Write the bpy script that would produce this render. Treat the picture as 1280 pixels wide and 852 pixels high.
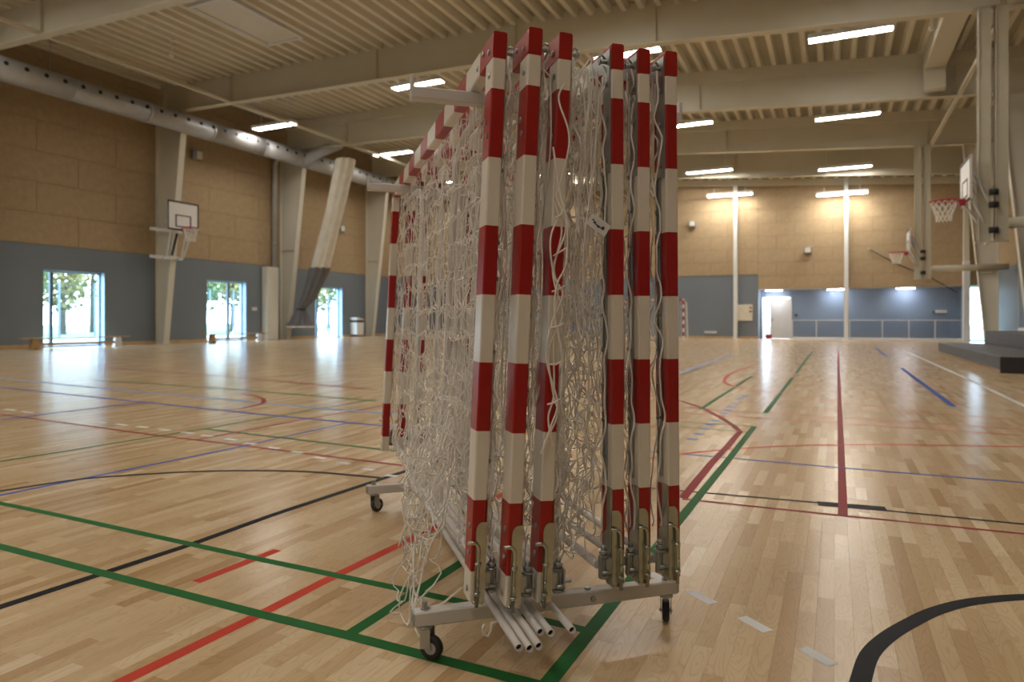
import bpy, math, random
import numpy as np
from mathutils import Vector, Matrix

random.seed(7)
RNG = np.random.default_rng(7)
SC = bpy.context.scene
COL = SC.collection
for o in list(bpy.data.objects):
    bpy.data.objects.remove(o)

# ------------------------------------------------------------------ camera, sky, exposure
F, HOR, H = 853.0, 399.0, 1.04          # focal length in px of a 1280 px wide frame, horizon row, eye height
A = math.radians(25.3)                  # camera yaw from the hall's long axis (+Y)
CA, SA = math.cos(A), math.sin(A)
cd = bpy.data.cameras.new('camera')
cam = bpy.data.objects.new('camera', cd)
COL.objects.link(cam)
cam.location = (0, 0, H)
cam.rotation_euler = (math.pi / 2, 0, A)
cd.sensor_width = 36.0
cd.lens = 36.0 * F / 1280.0
cd.shift_y = -(426.0 - HOR) / 1280.0
cd.clip_start = 0.05
cd.clip_end = 400
cd.dof.use_dof = True
cd.dof.focus_distance = 2.45
cd.dof.aperture_fstop = 2.9
SC.camera = cam

world = bpy.data.worlds.new('overcast_sky')
SC.world = world
world.use_nodes = True
bg = world.node_tree.nodes['Background']
bg.inputs[0].default_value = (0.62, 0.81, 1.0, 1)
bg.inputs[1].default_value = 12.5
SC.view_settings.view_transform = 'Standard'
SC.view_settings.look = 'None'
SC.view_settings.exposure = 0.20
SC.view_settings.gamma = 1.0
SC.view_settings.use_curve_mapping = False
LAMP_POWER = 44.0                       # radiance of a lit lamp diffuser
LAMP_COL = (1.0, 0.94, 0.84)

# ------------------------------------------------------------------ coordinate helpers
def cw(lat, d, z=0.0):
    """camera lateral / depth (metres) -> world"""
    return Vector((lat * CA - d * SA, lat * SA + d * CA, z))

def fpx(x, y):
    """floor point seen at a pixel of the photograph"""
    d = H * F / (y - HOR)
    return cw((x - 640.0) / F * d, d)

def proj(P):
    lat = P[0] * CA + P[1] * SA
    d = -P[0] * SA + P[1] * CA
    return 640 + F * lat / d, HOR - F * (P[2] - H) / d, d

# ------------------------------------------------------------------ materials
MATS = {}
def nodes_of(m):
    m.use_nodes = True
    nt = m.node_tree
    return nt, nt.nodes, nt.links, nt.nodes['Principled BSDF']

def mat(name, col, rough=0.5, metal=0.0, var=0.06, scale=8.0, bump=0.0, spec=0.5, coord='Object', bscale=None):
    m = bpy.data.materials.new(name)
    nt, N, L, B = nodes_of(m)
    tc = N.new('ShaderNodeTexCoord')
    nz = N.new('ShaderNodeTexNoise')
    nz.inputs['Scale'].default_value = scale
    nz.inputs['Detail'].default_value = 4
    L.new(tc.outputs[coord], nz.inputs['Vector'])
    cr = N.new('ShaderNodeValToRGB')
    c = np.array(col)
    cr.color_ramp.elements[0].position = 0.3
    cr.color_ramp.elements[1].position = 0.7
    cr.color_ramp.elements[0].color = (*np.clip(c * (1 - var), 0, 1), 1)
    cr.color_ramp.elements[1].color = (*np.clip(c * (1 + var), 0, 1), 1)
    L.new(nz.outputs['Fac'], cr.inputs['Fac'])
    L.new(cr.outputs['Color'], B.inputs['Base Color'])
    B.inputs['Roughness'].default_value = rough
    B.inputs['Metallic'].default_value = metal
    B.inputs['Specular IOR Level'].default_value = spec
    if bump:
        nb = N.new('ShaderNodeTexNoise')
        nb.inputs['Scale'].default_value = bscale or scale * 6
        nb.inputs['Detail'].default_value = 3
        L.new(tc.outputs[coord], nb.inputs['Vector'])
        bp = N.new('ShaderNodeBump')
        bp.inputs['Strength'].default_value = bump
        bp.inputs['Distance'].default_value = 0.02
        L.new(nb.outputs['Fac'], bp.inputs['Height'])
        L.new(bp.outputs['Normal'], B.inputs['Normal'])
    MATS[name] = m
    return m

def emit(name, col, strength):
    m = bpy.data.materials.new(name)
    nt, N, L, B = nodes_of(m)
    B.inputs['Base Color'].default_value = (0.8, 0.8, 0.8, 1)
    B.inputs['Emission Color'].default_value = (*col, 1)
    B.inputs['Emission Strength'].default_value = strength
    MATS[name] = m
    return m

def wood_floor(name, object_random, ring_fac=0.5):
    m = bpy.data.materials.new(name)
    nt, N, L, B = nodes_of(m)
    geo = N.new('ShaderNodeNewGeometry')
    if object_random:
        oi = N.new('ShaderNodeObjectInfo'); rnd = oi.outputs['Random']
    else:
        at = N.new('ShaderNodeAttribute'); at.attribute_name = 'rnd'; rnd = at.outputs['Fac']
    off = N.new('ShaderNodeVectorMath'); off.operation = 'SCALE'
    off.inputs[0].default_value = (37.1, 91.7, 53.3)
    L.new(rnd, off.inputs['Scale'])
    add = N.new('ShaderNodeVectorMath'); add.operation = 'ADD'
    L.new(geo.outputs['Position'], add.inputs[0]); L.new(off.outputs[0], add.inputs[1])
    mp = N.new('ShaderNodeMapping'); mp.inputs['Scale'].default_value = (13.0, 2.6, 1.0)
    L.new(add.outputs[0], mp.inputs['Vector'])
    nz = N.new('ShaderNodeTexNoise'); nz.inputs['Scale'].default_value = 1.0
    nz.inputs['Detail'].default_value = 1.5; nz.inputs['Roughness'].default_value = 0.4
    L.new(mp.outputs[0], nz.inputs['Vector'])
    mul = N.new('ShaderNodeMath'); mul.operation = 'MULTIPLY'; mul.inputs[1].default_value = 16.0
    L.new(nz.outputs['Fac'], mul.inputs[0])
    fr = N.new('ShaderNodeMath'); fr.operation = 'FRACT'; L.new(mul.outputs[0], fr.inputs[0])
    ring = N.new('ShaderNodeValToRGB')
    e = ring.color_ramp.elements
    e[0].position = 0.0; e[0].color = (1, 1, 1, 1)
    e[1].position = 1.0; e[1].color = (0.80, 0.75, 0.67, 1)
    x = e.new(0.62); x.color = (0.97, 0.96, 0.94, 1)
    x = e.new(0.86); x.color = (0.82, 0.77, 0.70, 1)
    L.new(fr.outputs[0], ring.inputs['Fac'])
    # fine fibre streaks
    mp2 = N.new('ShaderNodeMapping'); mp2.inputs['Scale'].default_value = (260.0, 9.0, 1.0)
    L.new(add.outputs[0], mp2.inputs['Vector'])
    n2 = N.new('ShaderNodeTexNoise'); n2.inputs['Scale'].default_value = 1.0; n2.inputs['Detail'].default_value = 2
    L.new(mp2.outputs[0], n2.inputs['Vector'])
    st = N.new('ShaderNodeMapRange'); st.inputs['To Min'].default_value = 0.90; st.inputs['To Max'].default_value = 1.08
    L.new(n2.outputs['Fac'], st.inputs['Value'])
    cr = N.new('ShaderNodeValToRGB')
    e = cr.color_ramp.elements
    e[0].position = 0.0; e[0].color = (0.43, 0.275, 0.135, 1)
    e[1].position = 1.0; e[1].color = (0.69, 0.545, 0.365, 1)
    x = e.new(0.12); x.color = (0.515, 0.355, 0.195, 1)
    x = e.new(0.55); x.color = (0.575, 0.420, 0.245, 1)
    x = e.new(0.86); x.color = (0.625, 0.470, 0.290, 1)
    L.new(rnd, cr.inputs['Fac'])
    m1 = N.new('ShaderNodeMix'); m1.data_type = 'RGBA'; m1.blend_type = 'MULTIPLY'; m1.inputs['Factor'].default_value = ring_fac
    L.new(cr.outputs['Color'], m1.inputs['A']); L.new(ring.outputs['Color'], m1.inputs['B'])
    m2 = N.new('ShaderNodeVectorMath'); m2.operation = 'SCALE'
    L.new(m1.outputs['Result'], m2.inputs[0]); L.new(st.outputs[0], m2.inputs['Scale'])
    L.new(m2.outputs[0], B.inputs['Base Color'])
    B.inputs['Roughness'].default_value = 0.23
    B.inputs['Specular IOR Level'].default_value = 0.32
    MATS[name] = m
    return m

def corrugated_mat():
    return mat('painted_roof_sheet', (0.70, 0.655, 0.54), 0.45, var=0.04, scale=0.7)
mat('valley_sheet', (0.40, 0.37, 0.285), 0.7, var=0.05, scale=0.7)  # darker tone for the valley faces of the roof sheet

mat('cream_steel', (0.63, 0.59, 0.475), 0.42, var=0.03, scale=0.9)
corrugated_mat()
mat('column_paint', (0.66, 0.63, 0.55), 0.42, var=0.03, scale=0.9)
mat('wood_wool_panel', (0.385, 0.285, 0.175), 0.85, var=0.08, scale=5.0, bump=0.2, bscale=60, spec=0.2)
mat('panel_joint', (0.20, 0.13, 0.065), 0.9)
mat('grey_wall', (0.165, 0.192, 0.228), 0.6, var=0.04, scale=0.5, bump=0.04, bscale=30)
mat('blue_wall', (0.22, 0.295, 0.41), 0.55, var=0.04, scale=0.5)
mat('white_paint', (0.72, 0.73, 0.73), 0.4, var=0.03)
mat('soffit_white', (0.7, 0.7, 0.68), 0.6, var=0.03)
mat('galvanised_duct', (0.44, 0.45, 0.47), 0.52, 0.45, var=0.07, scale=3)
mat('black_rubber', (0.015, 0.015, 0.016), 0.55, var=0.2)
mat('black_hole', (0.006, 0.006, 0.007), 0.7)
mat('pine_trim', (0.50, 0.33, 0.17), 0.5, var=0.12, scale=5)
mat('bench_wood', (0.42, 0.27, 0.12), 0.45, var=0.12, scale=5)
mat('goal_white', (0.74, 0.69, 0.60), 0.32, var=0.02, scale=3)
mat('goal_red', (0.34, 0.007, 0.004), 0.34, var=0.03, scale=4)
mat('zinc_plate', (0.40, 0.42, 0.41), 0.30, 0.9, var=0.10, scale=14)
mat('zinc_yellow', (0.46, 0.47, 0.40), 0.24, 0.95, var=0.10, scale=20)
mat('net_cord', (0.86, 0.82, 0.76), 0.7, var=0.06, scale=20, spec=0.2)
mat('trolley_grey', (0.62, 0.595, 0.565), 0.35, var=0.03)
mat('tube_white', (0.70, 0.67, 0.64), 0.33, var=0.03)
mat('board_white', (0.78, 0.78, 0.78), 0.35, var=0.02)
mat('board_black', (0.02, 0.02, 0.02), 0.5)
mat('rim_red', (0.45, 0.03, 0.025), 0.4)
mat('frame_white', (0.72, 0.72, 0.72), 0.4, var=0.03)
mat('podium_grey', (0.115, 0.115, 0.125), 0.6, var=0.08, scale=3)
mat('podium_dark', (0.03, 0.03, 0.034), 0.7, var=0.1)
mat('curtain_grey', (0.15, 0.145, 0.155), 0.7, var=0.1, scale=3)
mat('curtain_net', (0.66, 0.62, 0.53), 0.7, var=0.08, scale=3, bump=0.5, bscale=30)
mat('cream_box', (0.66, 0.62, 0.52), 0.5)
mat('dark_navy', (0.02, 0.03, 0.09), 0.5)
mat('line_green', (0.018, 0.125, 0.030), 0.5, var=0.05, spec=0.08)
mat('line_red', (0.52, 0.055, 0.030), 0.5, var=0.05, spec=0.08)
mat('line_wine', (0.27, 0.030, 0.034), 0.5, var=0.05, spec=0.08)
mat('line_black', (0.010, 0.010, 0.012), 0.5, var=0.05, spec=0.08)
mat('line_blue', (0.045, 0.09, 0.37), 0.5, var=0.05, spec=0.08)
mat('line_sky', (0.20, 0.33, 0.60), 0.5, var=0.05, spec=0.08)
mat('line_white', (0.66, 0.66, 0.66), 0.5, var=0.03, spec=0.15)
mat('floor_gap', (0.38, 0.26, 0.15), 0.5)
mat('window_frame', (0.30, 0.45, 0.62), 0.35, var=0.03)
mat('mullion_dark', (0.06, 0.09, 0.13), 0.4)
mat('lawn', (0.13, 0.22, 0.12), 0.9, var=0.15, scale=0.4)
mat('paving', (0.55, 0.55, 0.53), 0.8, var=0.08, scale=0.6)
mat('bark', (0.10, 0.08, 0.06), 0.9, var=0.2)
mat('leaf_green', (0.10, 0.15, 0.06), 0.8, var=0.35, scale=0.9)
mat('leaf_yellow', (0.20, 0.18, 0.06), 0.8, var=0.35, scale=0.9)
mat('fence_steel', (0.10, 0.14, 0.20), 0.5)
mat('red_fabric', (0.42, 0.03, 0.03), 0.7)
emit('lamp_lit', LAMP_COL, LAMP_POWER)
emit('downlight_lit', (0.95, 0.95, 1.0), 55.0)
mat('mast_paint', (0.50, 0.465, 0.365), 0.45, var=0.03, scale=0.9)
mat('speaker_grey', (0.22, 0.23, 0.25), 0.6, var=0.05)
wood_floor('ash_plank', True)
wood_floor('ash_planks', False)
wood_floor('ash_planks_far', False, 0.08)
g = bpy.data.materials.new('window_glass')
nt, N, L, B = nodes_of(g)
tr = N.new('ShaderNodeBsdfTransparent'); tr.inputs[0].default_value = (0.93, 0.97, 0.98, 1)
gl = N.new('ShaderNodeBsdfGlossy'); gl.inputs['Roughness'].default_value = 0.02
mx = N.new('ShaderNodeMixShader'); mx.inputs[0].default_value = 0.06
L.new(tr.outputs[0], mx.inputs[1]); L.new(gl.outputs[0], mx.inputs[2])
L.new(mx.outputs[0], N['Material Output'].inputs['Surface'])
MATS['window_glass'] = g
g2 = bpy.data.materials.new('barrier_glass')
nt, N, L, B = nodes_of(g2)
tr = N.new('ShaderNodeBsdfTransparent'); tr.inputs[0].default_value = (0.97, 0.98, 1.0, 1)
gl = N.new('ShaderNodeBsdfGlossy'); gl.inputs['Roughness'].default_value = 0.08
mx = N.new('ShaderNodeMixShader'); mx.inputs[0].default_value = 0.06
L.new(tr.outputs[0], mx.inputs[1]); L.new(gl.outputs[0], mx.inputs[2])
L.new(mx.outputs[0], N['Material Output'].inputs['Surface'])
MATS['barrier_glass'] = g2

# ------------------------------------------------------------------ mesh builder
class MB:
    def __init__(s):
        s.v = []; s.f = []; s.m = []; s.sm = []
    def add(s, verts, faces, mi=0, smooth=False):
        b = len(s.v)
        s.v += [tuple(p) for p in verts]
        for f in faces:
            s.f.append(tuple(b + i for i in f)); s.m.append(mi); s.sm.append(smooth)
        return s
    def box(s, c, size, mi=0, rot=None):
        hx, hy, hz = size[0] / 2, size[1] / 2, size[2] / 2
        P = [Vector((x, y, z)) for x in (-hx, hx) for y in (-hy, hy) for z in (-hz, hz)]
        if rot is not None:
            P = [rot @ p for p in P]
        P = [p + Vector(c) for p in P]
        return s.add(P, [(0, 1, 3, 2), (4, 6, 7, 5), (0, 4, 5, 1), (2, 3, 7, 6), (0, 2, 6, 4), (1, 5, 7, 3)], mi)
    def mm(s, x0, x1, y0, y1, z0, z1, mi=0):
        return s.box(((x0 + x1) / 2, (y0 + y1) / 2, (z0 + z1) / 2), (abs(x1 - x0), abs(y1 - y0), abs(z1 - z0)), mi)
    def cbox(s, c, size, b, mi=0, rot=None):
        """chamfered box"""
        hx, hy, hz = size[0] / 2, size[1] / 2, size[2] / 2
        bb = min(b, hx * .9, hy * .9, hz * .9)
        idx = {}; P = []
        for sx in (-1, 1):
            for sy in (-1, 1):
                for sz in (-1, 1):
                    for ax in range(3):
                        p = [sx * (hx - bb), sy * (hy - bb), sz * (hz - bb)]
                        p[ax] = (sx * hx, sy * hy, sz * hz)[ax]
                        idx[(sx, sy, sz, ax)] = len(P); P.append(Vector(p))
        Fs = []
        for ax in range(3):
            o = [a for a in range(3) if a != ax]
            for sg in (-1, 1):
                q = []
                for (a_, b_) in ((-1, -1), (1, -1), (1, 1), (-1, 1)):
                    k = [0, 0, 0]; k[ax] = sg; k[o[0]] = a_; k[o[1]] = b_
                    q.append(idx[(*k, ax)])
                flip = (sg > 0) == (ax == 1)
                Fs.append(tuple(q[::-1] if flip else q))
        for ax in range(3):        # edge chamfers run along ax
            o = [a for a in range(3) if a != ax]
            for s0 in (-1, 1):
                for s1 in (-1, 1):
                    def k(e, w):
                        kk = [0, 0, 0]; kk[ax] = e; kk[o[0]] = s0; kk[o[1]] = s1
                        return idx[(*kk, w)]
                    Fs.append((k(-1, o[0]), k(1, o[0]), k(1, o[1]), k(-1, o[1])))
        for sx in (-1, 1):
            for sy in (-1, 1):
                for sz in (-1, 1):
                    Fs.append((idx[(sx, sy, sz, 0)], idx[(sx, sy, sz, 1)], idx[(sx, sy, sz, 2)]))
        if rot is not None:
            P = [rot @ p for p in P]
        P = [p + Vector(c) for p in P]
        return s.add(P, Fs, mi)
    def tube(s, pts, r, n=8, mi=0, caps=True, smooth=True, closed=False):
        pts = [Vector(p) for p in pts]
        k = len(pts)
        rs = r if isinstance(r, (list, tuple)) else [r] * k
        V = []
        prev = None
        for i, p in enumerate(pts):
            if closed:
                t = (pts[(i + 1) % k] - pts[i - 1])
            else:
                t = pts[min(i + 1, k - 1)] - pts[max(i - 1, 0)]
            t.normalize()
            if prev is None:
                ref = Vector((0, 0, 1)) if abs(t.z) < 0.9 else Vector((1, 0, 0))
                nrm = (ref - t * ref.dot(t)).normalized()
            else:
                nrm = (prev - t * prev.dot(t)).normalized()
            prev = nrm
            bn = t.cross(nrm)
            for j in range(n):
                a = 2 * math.pi * (j + .5) / n
                V.append(p + nrm * (rs[i] * math.cos(a)) + bn * (rs[i] * math.sin(a)))
        Fs = []
        for i in range(k if closed else k - 1):
            i2 = (i + 1) % k
            for j in range(n):
                j2 = (j + 1) % n
                Fs.append((i * n + j, i * n + j2, i2 * n + j2, i2 * n + j))
        s.add(V, Fs, mi, smooth)
        if caps and not closed:
            b = len(s.v) - len(V)
            s.f.append(tuple(b + j for j in range(n))[::-1]); s.m.append(mi); s.sm.append(False)
            s.f.append(tuple(b + (k - 1) * n + j for j in range(n))); s.m.append(mi); s.sm.append(False)
        return s
    def prism(s, poly, axis, a0, a1, mi=0):
        """extrude a 2D polygon along axis (0,1,2); poly gives the other two coordinates in order"""
        o = [a for a in range(3) if a != axis]
        V = []
        for a in (a0, a1):
            for p in poly:
                q = [0, 0, 0]; q[axis] = a; q[o[0]] = p[0]; q[o[1]] = p[1]
                V.append(q)
        n = len(poly)
        Fs = [tuple(range(n))[::-1], tuple(range(n, 2 * n))]
        for i in range(n):
            j = (i + 1) % n
            Fs.append((i, j, n + j, n + i))
        return s.add(V, Fs, mi)
    def mesh(s, name, mats):
        me = bpy.data.meshes.new(name)
        me.from_pydata(s.v, [], s.f)
        for mm in (mats if isinstance(mats, (list, tuple)) else [mats]):
            me.materials.append(MATS[mm])
        me.polygons.foreach_set('material_index', s.m)
        me.polygons.foreach_set('use_smooth', s.sm)
        me.update()
        return me
    def build(s, name, mats, parent=None):
        return link(name, s.mesh(name, mats), parent)

def link(name, me, parent=None):
    o = bpy.data.objects.new(name, me)
    COL.objects.link(o)
    if parent is not None:
        o.parent = parent
    return o

def tag(o, label=None, cat=None, group=None, kind=None):
    if label: o['label'] = label
    if cat: o['category'] = cat
    if group: o['group'] = group
    if kind: o['kind'] = kind
    return o

def thing(name, label, cat, loc=(0, 0, 0), rz=0.0, group=None):
    o = bpy.data.objects.new(name, None)
    o.empty_display_size = 0.1
    COL.objects.link(o)
    o.location = loc
    o.rotation_euler = (0, 0, rz)
    return tag(o, label, cat, group)

def struct(name, loc=(0, 0, 0)):
    o = bpy.data.objects.new(name, None)
    COL.objects.link(o); o.location = loc
    return tag(o, kind='structure')

def np_mesh(name, V, Q, mats, smooth=True, attr=None):
    """fast mesh of quads"""
    me = bpy.data.meshes.new(name)
    V = np.ascontiguousarray(V, dtype=np.float32); Q = np.ascontiguousarray(Q, dtype=np.int32)
    me.vertices.add(len(V)); me.vertices.foreach_set('co', V.ravel())
    me.loops.add(Q.size); me.loops.foreach_set('vertex_index', Q.ravel())
    me.polygons.add(len(Q))
    me.polygons.foreach_set('loop_start', np.arange(0, Q.size, 4, dtype=np.int32))
    me.polygons.foreach_set('loop_total', np.full(len(Q), 4, dtype=np.int32))
    me.polygons.foreach_set('use_smooth', np.full(len(Q), smooth, dtype=bool))
    if attr is not None:
        at = me.attributes.new('rnd', 'FLOAT', 'FACE')
        at.data.foreach_set('value', np.ascontiguousarray(attr, dtype=np.float32))
    me.materials.append(MATS[mats])
    me.update(calc_edges=True)
    return me

def cords(P, r, n=4):
    """P: (N,M,3) polylines -> tube vertices and quads"""
    P = np.asarray(P, dtype=np.float64)
    Nn, M, _ = P.shape
    T = np.gradient(P, axis=1)
    T /= (np.linalg.norm(T, axis=2, keepdims=True) + 1e-9)
    ref = np.where(np.abs(T[..., 2:3]) < 0.8, np.array([0, 0, 1.0]), np.array([1.0, 0, 0]))
    # one reference per polyline keeps the tube from twisting
    mid = np.abs(T[:, M // 2, 2]) < 0.8
    ref = np.where(mid[:, None, None], np.array([0.05, 0.1, 1.0]), np.array([1.0, 0.1, 0.05]))
    ref = np.broadcast_to(ref, P.shape)
    nn = ref - T * (ref * T).sum(2, keepdims=True)
    nn /= (np.linalg.norm(nn, axis=2, keepdims=True) + 1e-9)
    bb = np.cross(T, nn)
    ang = 2 * np.pi * (np.arange(n) + .5) / n
    V = P[:, :, None, :] + r * (np.cos(ang)[None, None, :, None] * nn[:, :, None, :] + np.sin(ang)[None, None, :, None] * bb[:, :, None, :])
    idx = np.arange(Nn * M * n).reshape(Nn, M, n)
    a = idx[:, :-1, :]; b = np.roll(a, -1, axis=2); d = idx[:, 1:, :]; c = np.roll(d, -1, axis=2)
    Q = np.stack([a, b, c, d], axis=-1).reshape(-1, 4)
    return V.reshape(-1, 3), Q

def join_vq(parts):
    Vs, Qs, b = [], [], 0
    for V, Q in parts:
        Vs.append(V); Qs.append(Q + b); b += len(V)
    return np.concatenate(Vs), np.concatenate(Qs)

# ------------------------------------------------------------------ dimensions of the hall
XL, XR, YF, YN = -26.0, 6.7, 38.5, -20.0
GREY_L, GREY_F = 3.76, 3.44
FRAMES = [12.65, 19.8, 26.95, 34.1]
def zb(x):                                # underside of the roof beams
    return float(np.interp(x, [-26, -9, 4, 8], [9.72, 9.35, 8.45, 8.17]))
def deck(y):                              # deck underside above the beam underside
    return 1.10 if y < 19.8 else 1.50

# ------------------------------------------------------------------ floor
floor = tag(MB().mm(XL - .4, XR + .4, YN, YF + 3.2, -0.25, -0.008).build('floor', 'floor_gap'), kind='structure')
PW = 0.058
rows = []
for i in range(int((XL) / PW) - 1, int(XR / PW) + 1):
    rows.append(i * PW)
recs = []
lens = np.array([0.30, 0.38, 0.46, 0.55, 0.66])
for x0 in rows:
    y = -1.0 + RNG.random() * 0.5
    n = int((YF + 1) / 0.44) + 6
    ls = RNG.choice(5, n)
    y1 = y + np.cumsum(lens[ls])
    y0 = np.concatenate([[y], y1[:-1]])
    xc = x0 + PW / 2
    yc = (y0 + y1) / 2
    lat = xc * CA + yc * SA
    d = -xc * SA + yc * CA
    ok = (d > 0.4) & (np.abs(lat) < 0.76 * d + 1.6) & (y0 < YF + .3) & (xc > XL - .1) & (xc < XR)
    for a_, b_, l_ in zip(y0[ok], y1[ok], ls[ok]):
        recs.append((x0, a_, b_, l_))
recs = np.array(recs)
xc = recs[:, 0] + PW / 2; yc = (recs[:, 1] + recs[:, 2]) / 2
lat = xc * CA + yc * SA; d = -xc * SA + yc * CA
px = 640 + F * lat / d; py = HOR + F * H / d
vis = (px > -15) & (px < 1295) & (py < 875)
area = np.where(vis, (recs[:, 2] - recs[:, 1]) / d ** 3, 0)
order = np.argsort(-area)
near = order[:300]; rest = order[300:]
pm = {}
for k in range(5):
    m_ = MB().cbox((0, 0, -0.004), (PW - .0003, lens[k] - .0003, 0.008), 0.0003)
    pm[k] = m_.mesh('plank', 'ash_plank')
for i in near:
    o = link('plank', pm[int(recs[i, 3])], floor)
    o.location = (xc[i], yc[i], 0)
g_ = 0.00025
for sel, mname in ((rest[d[rest] <= 8.0], 'ash_planks'), (rest[d[rest] > 8.0], 'ash_planks_far')):
    r_ = recs[sel]
    V = np.zeros((len(r_), 4, 3), dtype=np.float32)
    V[:, 0, 0] = V[:, 3, 0] = r_[:, 0] + g_; V[:, 1, 0] = V[:, 2, 0] = r_[:, 0] + PW - g_
    V[:, 0, 1] = V[:, 1, 1] = r_[:, 1] + g_; V[:, 2, 1] = V[:, 3, 1] = r_[:, 2] - g_
    Q = np.arange(len(r_) * 4).reshape(-1, 4)
    po = link('planks', np_mesh('planks', V.reshape(-1, 3), Q, mname, False, RNG.random(len(r_))), floor)
    tag(po, kind='stuff')

LINES = [
 ('line_wine', .040, [(0, 517.5), (195, 543.7), (320, 558.7), (510, 582.5), (640, 599)]),
 ('line_blue', .040, [(-60, 634), (0, 619), (297, 558.7), (437, 528)]),
 ('line_black', .045, [(-40, 620), (0, 613.7), (100, 598.7), (190, 592), (250, 589), (320, 588), (395, 590), (475, 597)]),
 ('line_black', .050, [(-60, 780), (0, 758.5), (240, 679.7), (342, 643), (510, 587.5), (600, 560)]),
 ('line_red', .050, [(132, 862), (152, 852), (320, 770), (417.5, 720), (532, 665), (640, 612)]),
 ('line_red', .050, [(245, 727), (347, 687)]),
 ('line_green', .045, [(-60, 617), (0, 628.7), (70, 643), (320, 697.7), (592, 755), (740, 789)]),
 ('line_green', .050, [(-60, 668), (0, 682.7), (130, 716.5), (320, 766), (435, 794), (620, 842), (700, 863)]),
 ('line_green', .050, [(437, 792), (572, 706), (640, 662)]),
 ('line_green', .045, [(0, 576.7), (255, 535.7), (320, 524.5), (470, 498)]),
 ('line_green', .045, [(255, 535.7), (357, 547.5), (495, 563.7)]),
 ('line_wine', .045, [(247, 549.5), (380, 523.7), (470, 508.7), (560, 494)]),
 ('line_blue', .060, [(0, 483.7), (130, 497.5), (320, 517), (437, 528), (497, 533.7), (560, 540)]),
 ('line_blue', .060, [(0, 524.5), (175, 503)]),
 ('line_sky', .070, [(0, 472.5), (130, 485.5), (320, 502.5), (400, 510), (497, 517.5)]),
 ('line_wine', .060, [(302, 492), (320, 495), (329, 499), (330, 501), (328, 503.5), (317, 507), (295, 511), (270, 512.5)]),
 ('line_wine', .080, [(130, 459), (255, 468), (472, 487)]),
 ('line_green', .070, [(120, 475), (300, 487), (470, 501)]),
 # to the right of the trolley
 ('line_black', .055, [(1070, 872), (1076, 849.5), (1087, 818), (1109, 796), (1138.6, 778), (1171.6, 762.7), (1215.6, 751.7), (1280, 746), (1340, 748)]),
 ('line_black', .030, [(780, 607), (849, 613), (1021.5, 628), (1109, 638), (1280, 655), (1400, 667)]),
 ('line_black', .100, [(1022, 629), (1108, 636)]),
 ('line_wine', .030, [(853, 623.5), (1050.7, 644), (1280, 667), (1400, 679)]),
 ('line_wine', .048, [(1048, 437), (1049, 495), (1051, 545), (1053.7, 644)]),
 ('line_blue', .034, [(740, 558), (867.6, 568.5), (1054, 584.7), (1280, 603), (1400, 613)]),
 ('line_red', .040, [(780, 577), (849, 567.5), (930, 560), (1003, 556.5), (1054, 555.7), (1131, 555.7), (1280, 558.3)]),
 ('line_wine', .055, [(800, 492), (850, 500.7), (876, 509), (900.7, 521.4), (917.6, 532.7), (925, 539), (910, 557), (888.5, 579.6), (853.7, 622.4)]),
 ('line_green', .052, [(943, 532.7), (906, 580), (849, 650), (779, 737), (686, 852), (676, 864)]),
 ('line_green', .055, [(956, 516.7), (991, 471.6)]),
 ('line_green', .055, [(995, 466), (1015, 439.7)]),
 ('line_green', .055, [(876, 511), (940, 469.8)]),
 ('line_black', .050, [(850, 469), (887.6, 455.7)]),
 ('line_sky', .070, [(850, 466), (914, 442.5)]),
 ('line_red', .060, [(980, 491), (946, 487.6), (917.6, 483), (907, 478.5), (905.5, 475.4), (908, 471), (914, 467), (929, 460.4), (946, 456.6)]),
 ('line_green', .035, [(850, 526.7), (942, 532.7)]),
 ('line_green', .035, [(850, 533), (936, 540)]),
 ('line_green', .035, [(850, 508), (955, 516.7)]),
 ('line_red', .035, [(850, 510), (1045, 521.4), (1280, 536.4)]),
 ('line_red', .035, [(857.5, 515.8), (1045, 529), (1280, 544)]),
 ('line_red', .035, [(976, 495), (1047, 501.7), (1160, 516), (1280, 525)]),
 ('line_black', .040, [(1040, 484.8), (1209, 492)]),
 ('line_blue', .075, [(1127, 460), (1192, 508)]),
 ('line_blue', .075, [(1094.5, 435), (1109.5, 446)]),
 ('line_white', .060, [(1128, 437), (1201.5, 469.8), (1280, 506.8), (1340, 535)]),
 ('line_white', .045, [(863, 739), (892, 754)]),
 ('line_white', .045, [(927, 771), (960, 789)]),
 ('line_white', .045, [(1003.5, 809.6), (1042, 831)]),
 ('line_white', .045, [(812, 716), (834, 727)]),
]
for (cx, cy) in [(13, 512), (34, 515), (125, 527.5), (152, 530.5), (178, 533.5), (205.5, 537), (234, 540.7), (259, 544.5), (289, 549), (313, 554.3),
                 (342.5, 559.7), (372, 565), (400, 572), (430, 579), (460, 586.5), (489, 594.5)]:
    LINES.append(('line_white', .05, [(cx - 7, cy - .8), (cx + 7, cy + .8)]))
for (cx, cy) in [(240, 685), (285, 650), (322, 618), (360, 587), (392, 562), (450, 512), (475, 492), (500, 470), (530, 448), (560, 420), (590, 395)]:
    cx = 820 + cx / 5.325; cy = 420 + cy / 5.325
    LINES.append(('line_sky', .09, [(cx - 3, cy + .6), (cx + 3, cy - .6)]))
lc = 0
def smooth_pts(P):
    """Catmull-Rom through the points, for the arcs"""
    if len(P) < 6:
        return P
    out = []
    for i in range(len(P) - 1):
        p0 = P[max(i - 1, 0)]; p1 = P[i]; p2 = P[i + 1]; p3 = P[min(i + 2, len(P) - 1)]
        for k in range(6):
            t = k / 6
            out.append(0.5 * ((2 * p1) + (p2 - p0) * t + (2 * p0 - 5 * p1 + 4 * p2 - p3) * t * t + (3 * p1 - p0 - 3 * p2 + p3) * t ** 3))
    return out + [P[-1]]
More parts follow.
